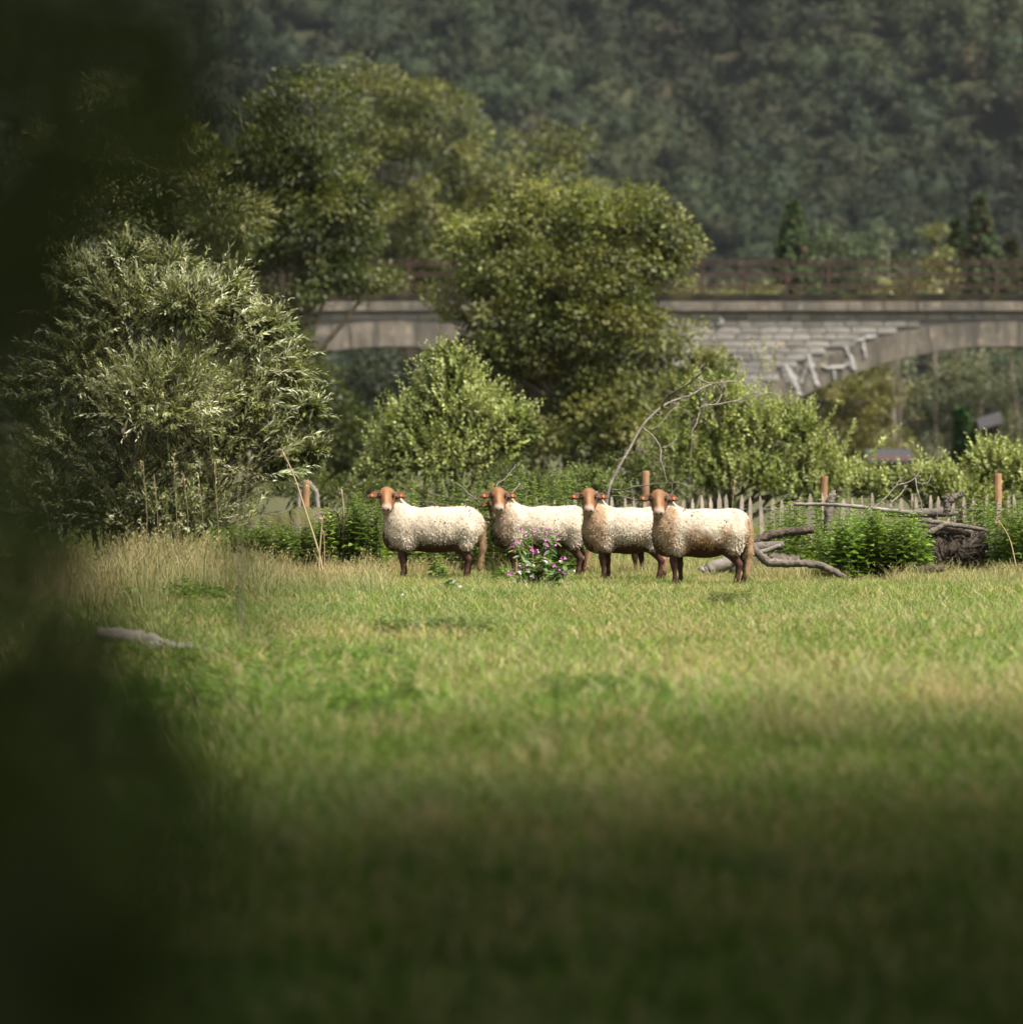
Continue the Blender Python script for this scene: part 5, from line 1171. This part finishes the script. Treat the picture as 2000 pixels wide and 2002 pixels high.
def meadow():
    rng = np.random.default_rng(300)
    G1, G2, G3 = (.112, .178, .022), (.165, .228, .040), (.25, .25, .08)
    meshes = [blades(rng, 60, .10, .005, .13, .7, G1, .06), blades(rng, 60, .11, .005, .14, .75, G2, .12), blades(rng, 60, .085, .005, .14, .8, G2, .22), blades(rng, 56, .13, .005, .14, .65, G1, .15),
              blades(rng, 56, .10, .005, .15, .9, G3, .6), blades(rng, 44, .17, .005, .13, .8, G2, .6, .12)]
    g = Geo(); n = 40; a = rng.random(n) * 6.283; r = .14 * np.sqrt(rng.random(n)); p = np.stack([r * np.cos(a), r * np.sin(a), rng.uniform(.01, .07, n)], -1)
    leaves(g, p, rng.standard_normal((n, 3)) * [1, 1, .3], np.array([0, 0, 1.0]) + rng.normal(0, .3, (n, 3)), .026, .02, jitter_col(rng, (.12, .15, .035), n, .2, .2)); meshes.append(g.mesh('clover', MAT_GRASS))
    ms = [m if isinstance(m, bpy.types.Mesh) else m.mesh('grass_tuft', MAT_GRASS) for m in meshes]
    P_ = []
    for y0, y1, den in ((11, 20, 55), (20, 32, 60), (32, 46, 75), (46, 56, 110), (56, 70, 150), (70, 82, 60), (82, 100, 18)):
        n = int(den * (y1 - y0) * ((y0 + y1) / 2 * .178 * 1.35 + 4.0)); y = rng.uniform(y0, y1, n); w = y * .178 * 1.35 + 4.0
        P_.append(np.stack([rng.uniform(-.5, .5, n) * w, y, np.full(n, -.01)], -1))
    pts = np.concatenate(P_); n = len(pts); x, y = pts[:, 0], pts[:, 1]
    patch = np.sin(x * .9 + y * .35) + np.sin(x * .5 - y * .55 + 2) + rng.normal(0, .7, n)
    idx = np.where(patch > np.where(y < 57, 1.6, 1.4), rng.choice([4, 5, 2, 4], n), rng.choice([0, 1, 2, 3, 1, 0, 1, 2, 3, 5, 6], n)); scl = rng.uniform(.75, 1.35, n) * np.where(y < 40, 1.25, np.where(y > 57.5, .6, 1.0))
    scatter('meadow_grass', pts, rng.random(n) * 6.283, scl, idx, ms, 'short green grazed meadow grass with straw patches')
    # rough dry grass
    D = (.34, .29, .185)
    md = [blades(rng, 40, .45, .006, .16, .5, D, .8, .25).mesh('dry_tuft', MAT_GRASS), blades(rng, 40, .32, .006, .16, .7, (.28, .24, .10), .6, .2).mesh('dry_tuft', MAT_GRASS),
          blades(rng, 36, .22, .006, .16, 1.0, (.26, .23, .09), .6, .1).mesh('dry_tuft', MAT_GRASS), blades(rng, 36, .25, .007, .16, .8, (.13, .17, .04), .25).mesh('dry_tuft', MAT_GRASS)]
    A = []
    def patchf(u0, u1, y0, y1, n, kinds, s=1.0):
        for _ in range(n):
            yy = rng.uniform(y0, y1); u = rng.uniform(u0, u1); A.append((P(u, 0, yy)[0], yy, -.01, rng.random() * 6.283, s * rng.uniform(.7, 1.25), rng.choice(kinds)))
    patchf(-60, 330, 50, 66, 260, [0, 1, 3, 3], 1.0); patchf(220, 400, 55, 64, 170, [0, 0, 1], 1.25); patchf(330, 520, 54, 64, 190, [1, 0, 3], 1.05); patchf(450, 700, 55, 64, 300, [1, 2, 2], .75); patchf(640, 900, 64.2, 66.5, 200, [1, 2], .75); patchf(600, 740, 60.5, 64, 90, [2, 1], .6)
    patchf(540, 750, 56, 62.5, 190, [1, 2, 0], .8); patchf(1190, 1480, 63.6, 66, 110, [2, 1], .55); patchf(1310, 1420, 61.2, 62.5, 24, [1, 2], .42); patchf(1470, 1680, 62.3, 65, 160, [2, 1], .8); patchf(1750, 2100, 61.0, 64.2, 240, [2, 1, 2], .75)
    patchf(1330, 1500, 52, 53.5, 26, [1, 2], .6); patchf(-80, 520, 38, 52, 260, [3, 2, 3], .9); patchf(1480, 2100, 29, 37, 330, [2, 1, 2], .8); patchf(-60, 2100, 66, 79, 420, [2, 3, 1], .9); patchf(900, 1250, 65, 66.6, 80, [1, 2], .8)
    patchf(500, 2100, 37, 58, 170, [2, 1], .42); patchf(500, 2100, 30, 58, 200, [3, 3, 2], .5); patchf(1000, 1500, 44, 50, 50, [2, 1], .5)
    A = np.array(A)
    scatter('rough_dry_grass', A[:, :3], A[:, 3], A[:, 4], A[:, 5].astype(int), md, 'straw-coloured rough grass round the nettles and logs')
meadow()

# ------------------------------------------------------------------ leaves hanging close to the lens
def near_branch():
    rng = np.random.default_rng(400); Y = 2.9
    t = thing('overhanging_branch', 'dark blurred leafy branch close to the camera along the left edge', 'branch', loc=tuple(P(-400, 300, Y) * [1, 1, 0]))
    V = []; Q = []; n = 6
    for i in range(n):
        s = i / (n - 1); w = .29 * math.sin(math.pi * min(1, s * .9 + .08)) ** .9
        V += [(s, -w, w * .2 - .15 * s * s), (s, 0, -.15 * s * s), (s, w, w * .2 - .15 * s * s)]
    for i in range(n - 1):
        for j in range(2): Q.append((i * 3 + j, i * 3 + j + 1, i * 3 + 4 + j, i * 3 + 3 + j))
    LM = [Geo().add(V, None, Q, c).mesh('leaf', MAT_LEAF) for c in ((.04, .058, .007), (.08, .12, .012), (.025, .034, .005))]
    def reach(v):                                     # how far in the leaves hang at each height
        return np.interp(v, [-150, 300, 450, 600, 750, 1000, 1180, 1350, 1700, 1850, 2150], [230, 220, 190, 150, 140, 170, 240, 330, 380, 330, 290])
    pts = []
    for v in np.arange(-150, 2160, 26):
        w = reach(v)
        for _ in range(4 if 950 < v < 1250 else 6 if v < 1000 else 10): pts.append((-170 + (w + 210) * (1 - rng.random() ** 0.8), v + rng.normal(0, 45)))
    for (u, v, r, k) in [(335, -40, 34, 9), (350, 60, 32, 9), (345, 170, 34, 10), (345, 280, 34, 9), (360, 390, 36, 5), (400, 480, 30, 1), (480, 1040, 24, 2), (500, 1150, 26, 3), (250, 1130, 50, 3)]:
        for _ in range(k): pts.append((u + rng.normal(0, r * .6), v + rng.normal(0, r)))
    for (u, v) in pts:
        y = rng.uniform(2.3, 4.4); p = P(u, v, y)
        o = bpy.data.objects.new('leaf', LM[int(rng.integers(3))]); COL.objects.link(o); o.parent = t; o.location = Vector(p) - t.location
        o.rotation_euler = (rng.normal(0, .8), rng.uniform(0, 1.3), rng.uniform(0, 6.283)); L = rng.uniform(.010, .0185) * y; o.scale = (L, L, L)
    for ln in ([(-420, -300), (-150, 0), (60, 180), (90, 400), (20, 700), (0, 1000), (70, 1250), (110, 1500), (80, 1950)], [(-150, 0), (100, -80), (300, -60), (345, 120), (350, 350), (420, 500)], [(60, 950), (300, 960), (460, 1000), (500, 1180)]):
        q = smoothline([P(u, v, Y) for u, v in ln], 4); child('twig', tube(q, np.linspace(.004, .001, len(q)), 5), MAT_BARK, t, smooth=True)
near_branch()

# ------------------------------------------------------------------ haze
def haze():
    m = bpy.data.materials.new('valley_haze'); m.use_nodes = True; nt = m.node_tree; nt.nodes.clear()
    out = nt.nodes.new('ShaderNodeOutputMaterial'); pv = nt.nodes.new('ShaderNodeVolumePrincipled'); pv.inputs['Color'].default_value = (.84, .89, .92, 1); pv.inputs['Density'].default_value = 0.00004; pv.inputs['Anisotropy'].default_value = 0.2
    nt.links.new(pv.outputs[0], out.inputs['Volume'])
    x, y0, y1, z0, z1 = 520, -60, 1300, -25, 215
    V = [(-x, y0, z0), (x, y0, z0), (x, y1, z0), (-x, y1, z0), (-x, y0, z1), (x, y0, z1), (x, y1, z1), (-x, y1, z1)]
    o = obj('haze', Geo().add(V, None, [(3, 2, 1, 0), (4, 5, 6, 7), (0, 1, 5, 4), (1, 2, 6, 5), (2, 3, 7, 6), (3, 0, 4, 7)]), m); o['kind'] = 'stuff'
haze()
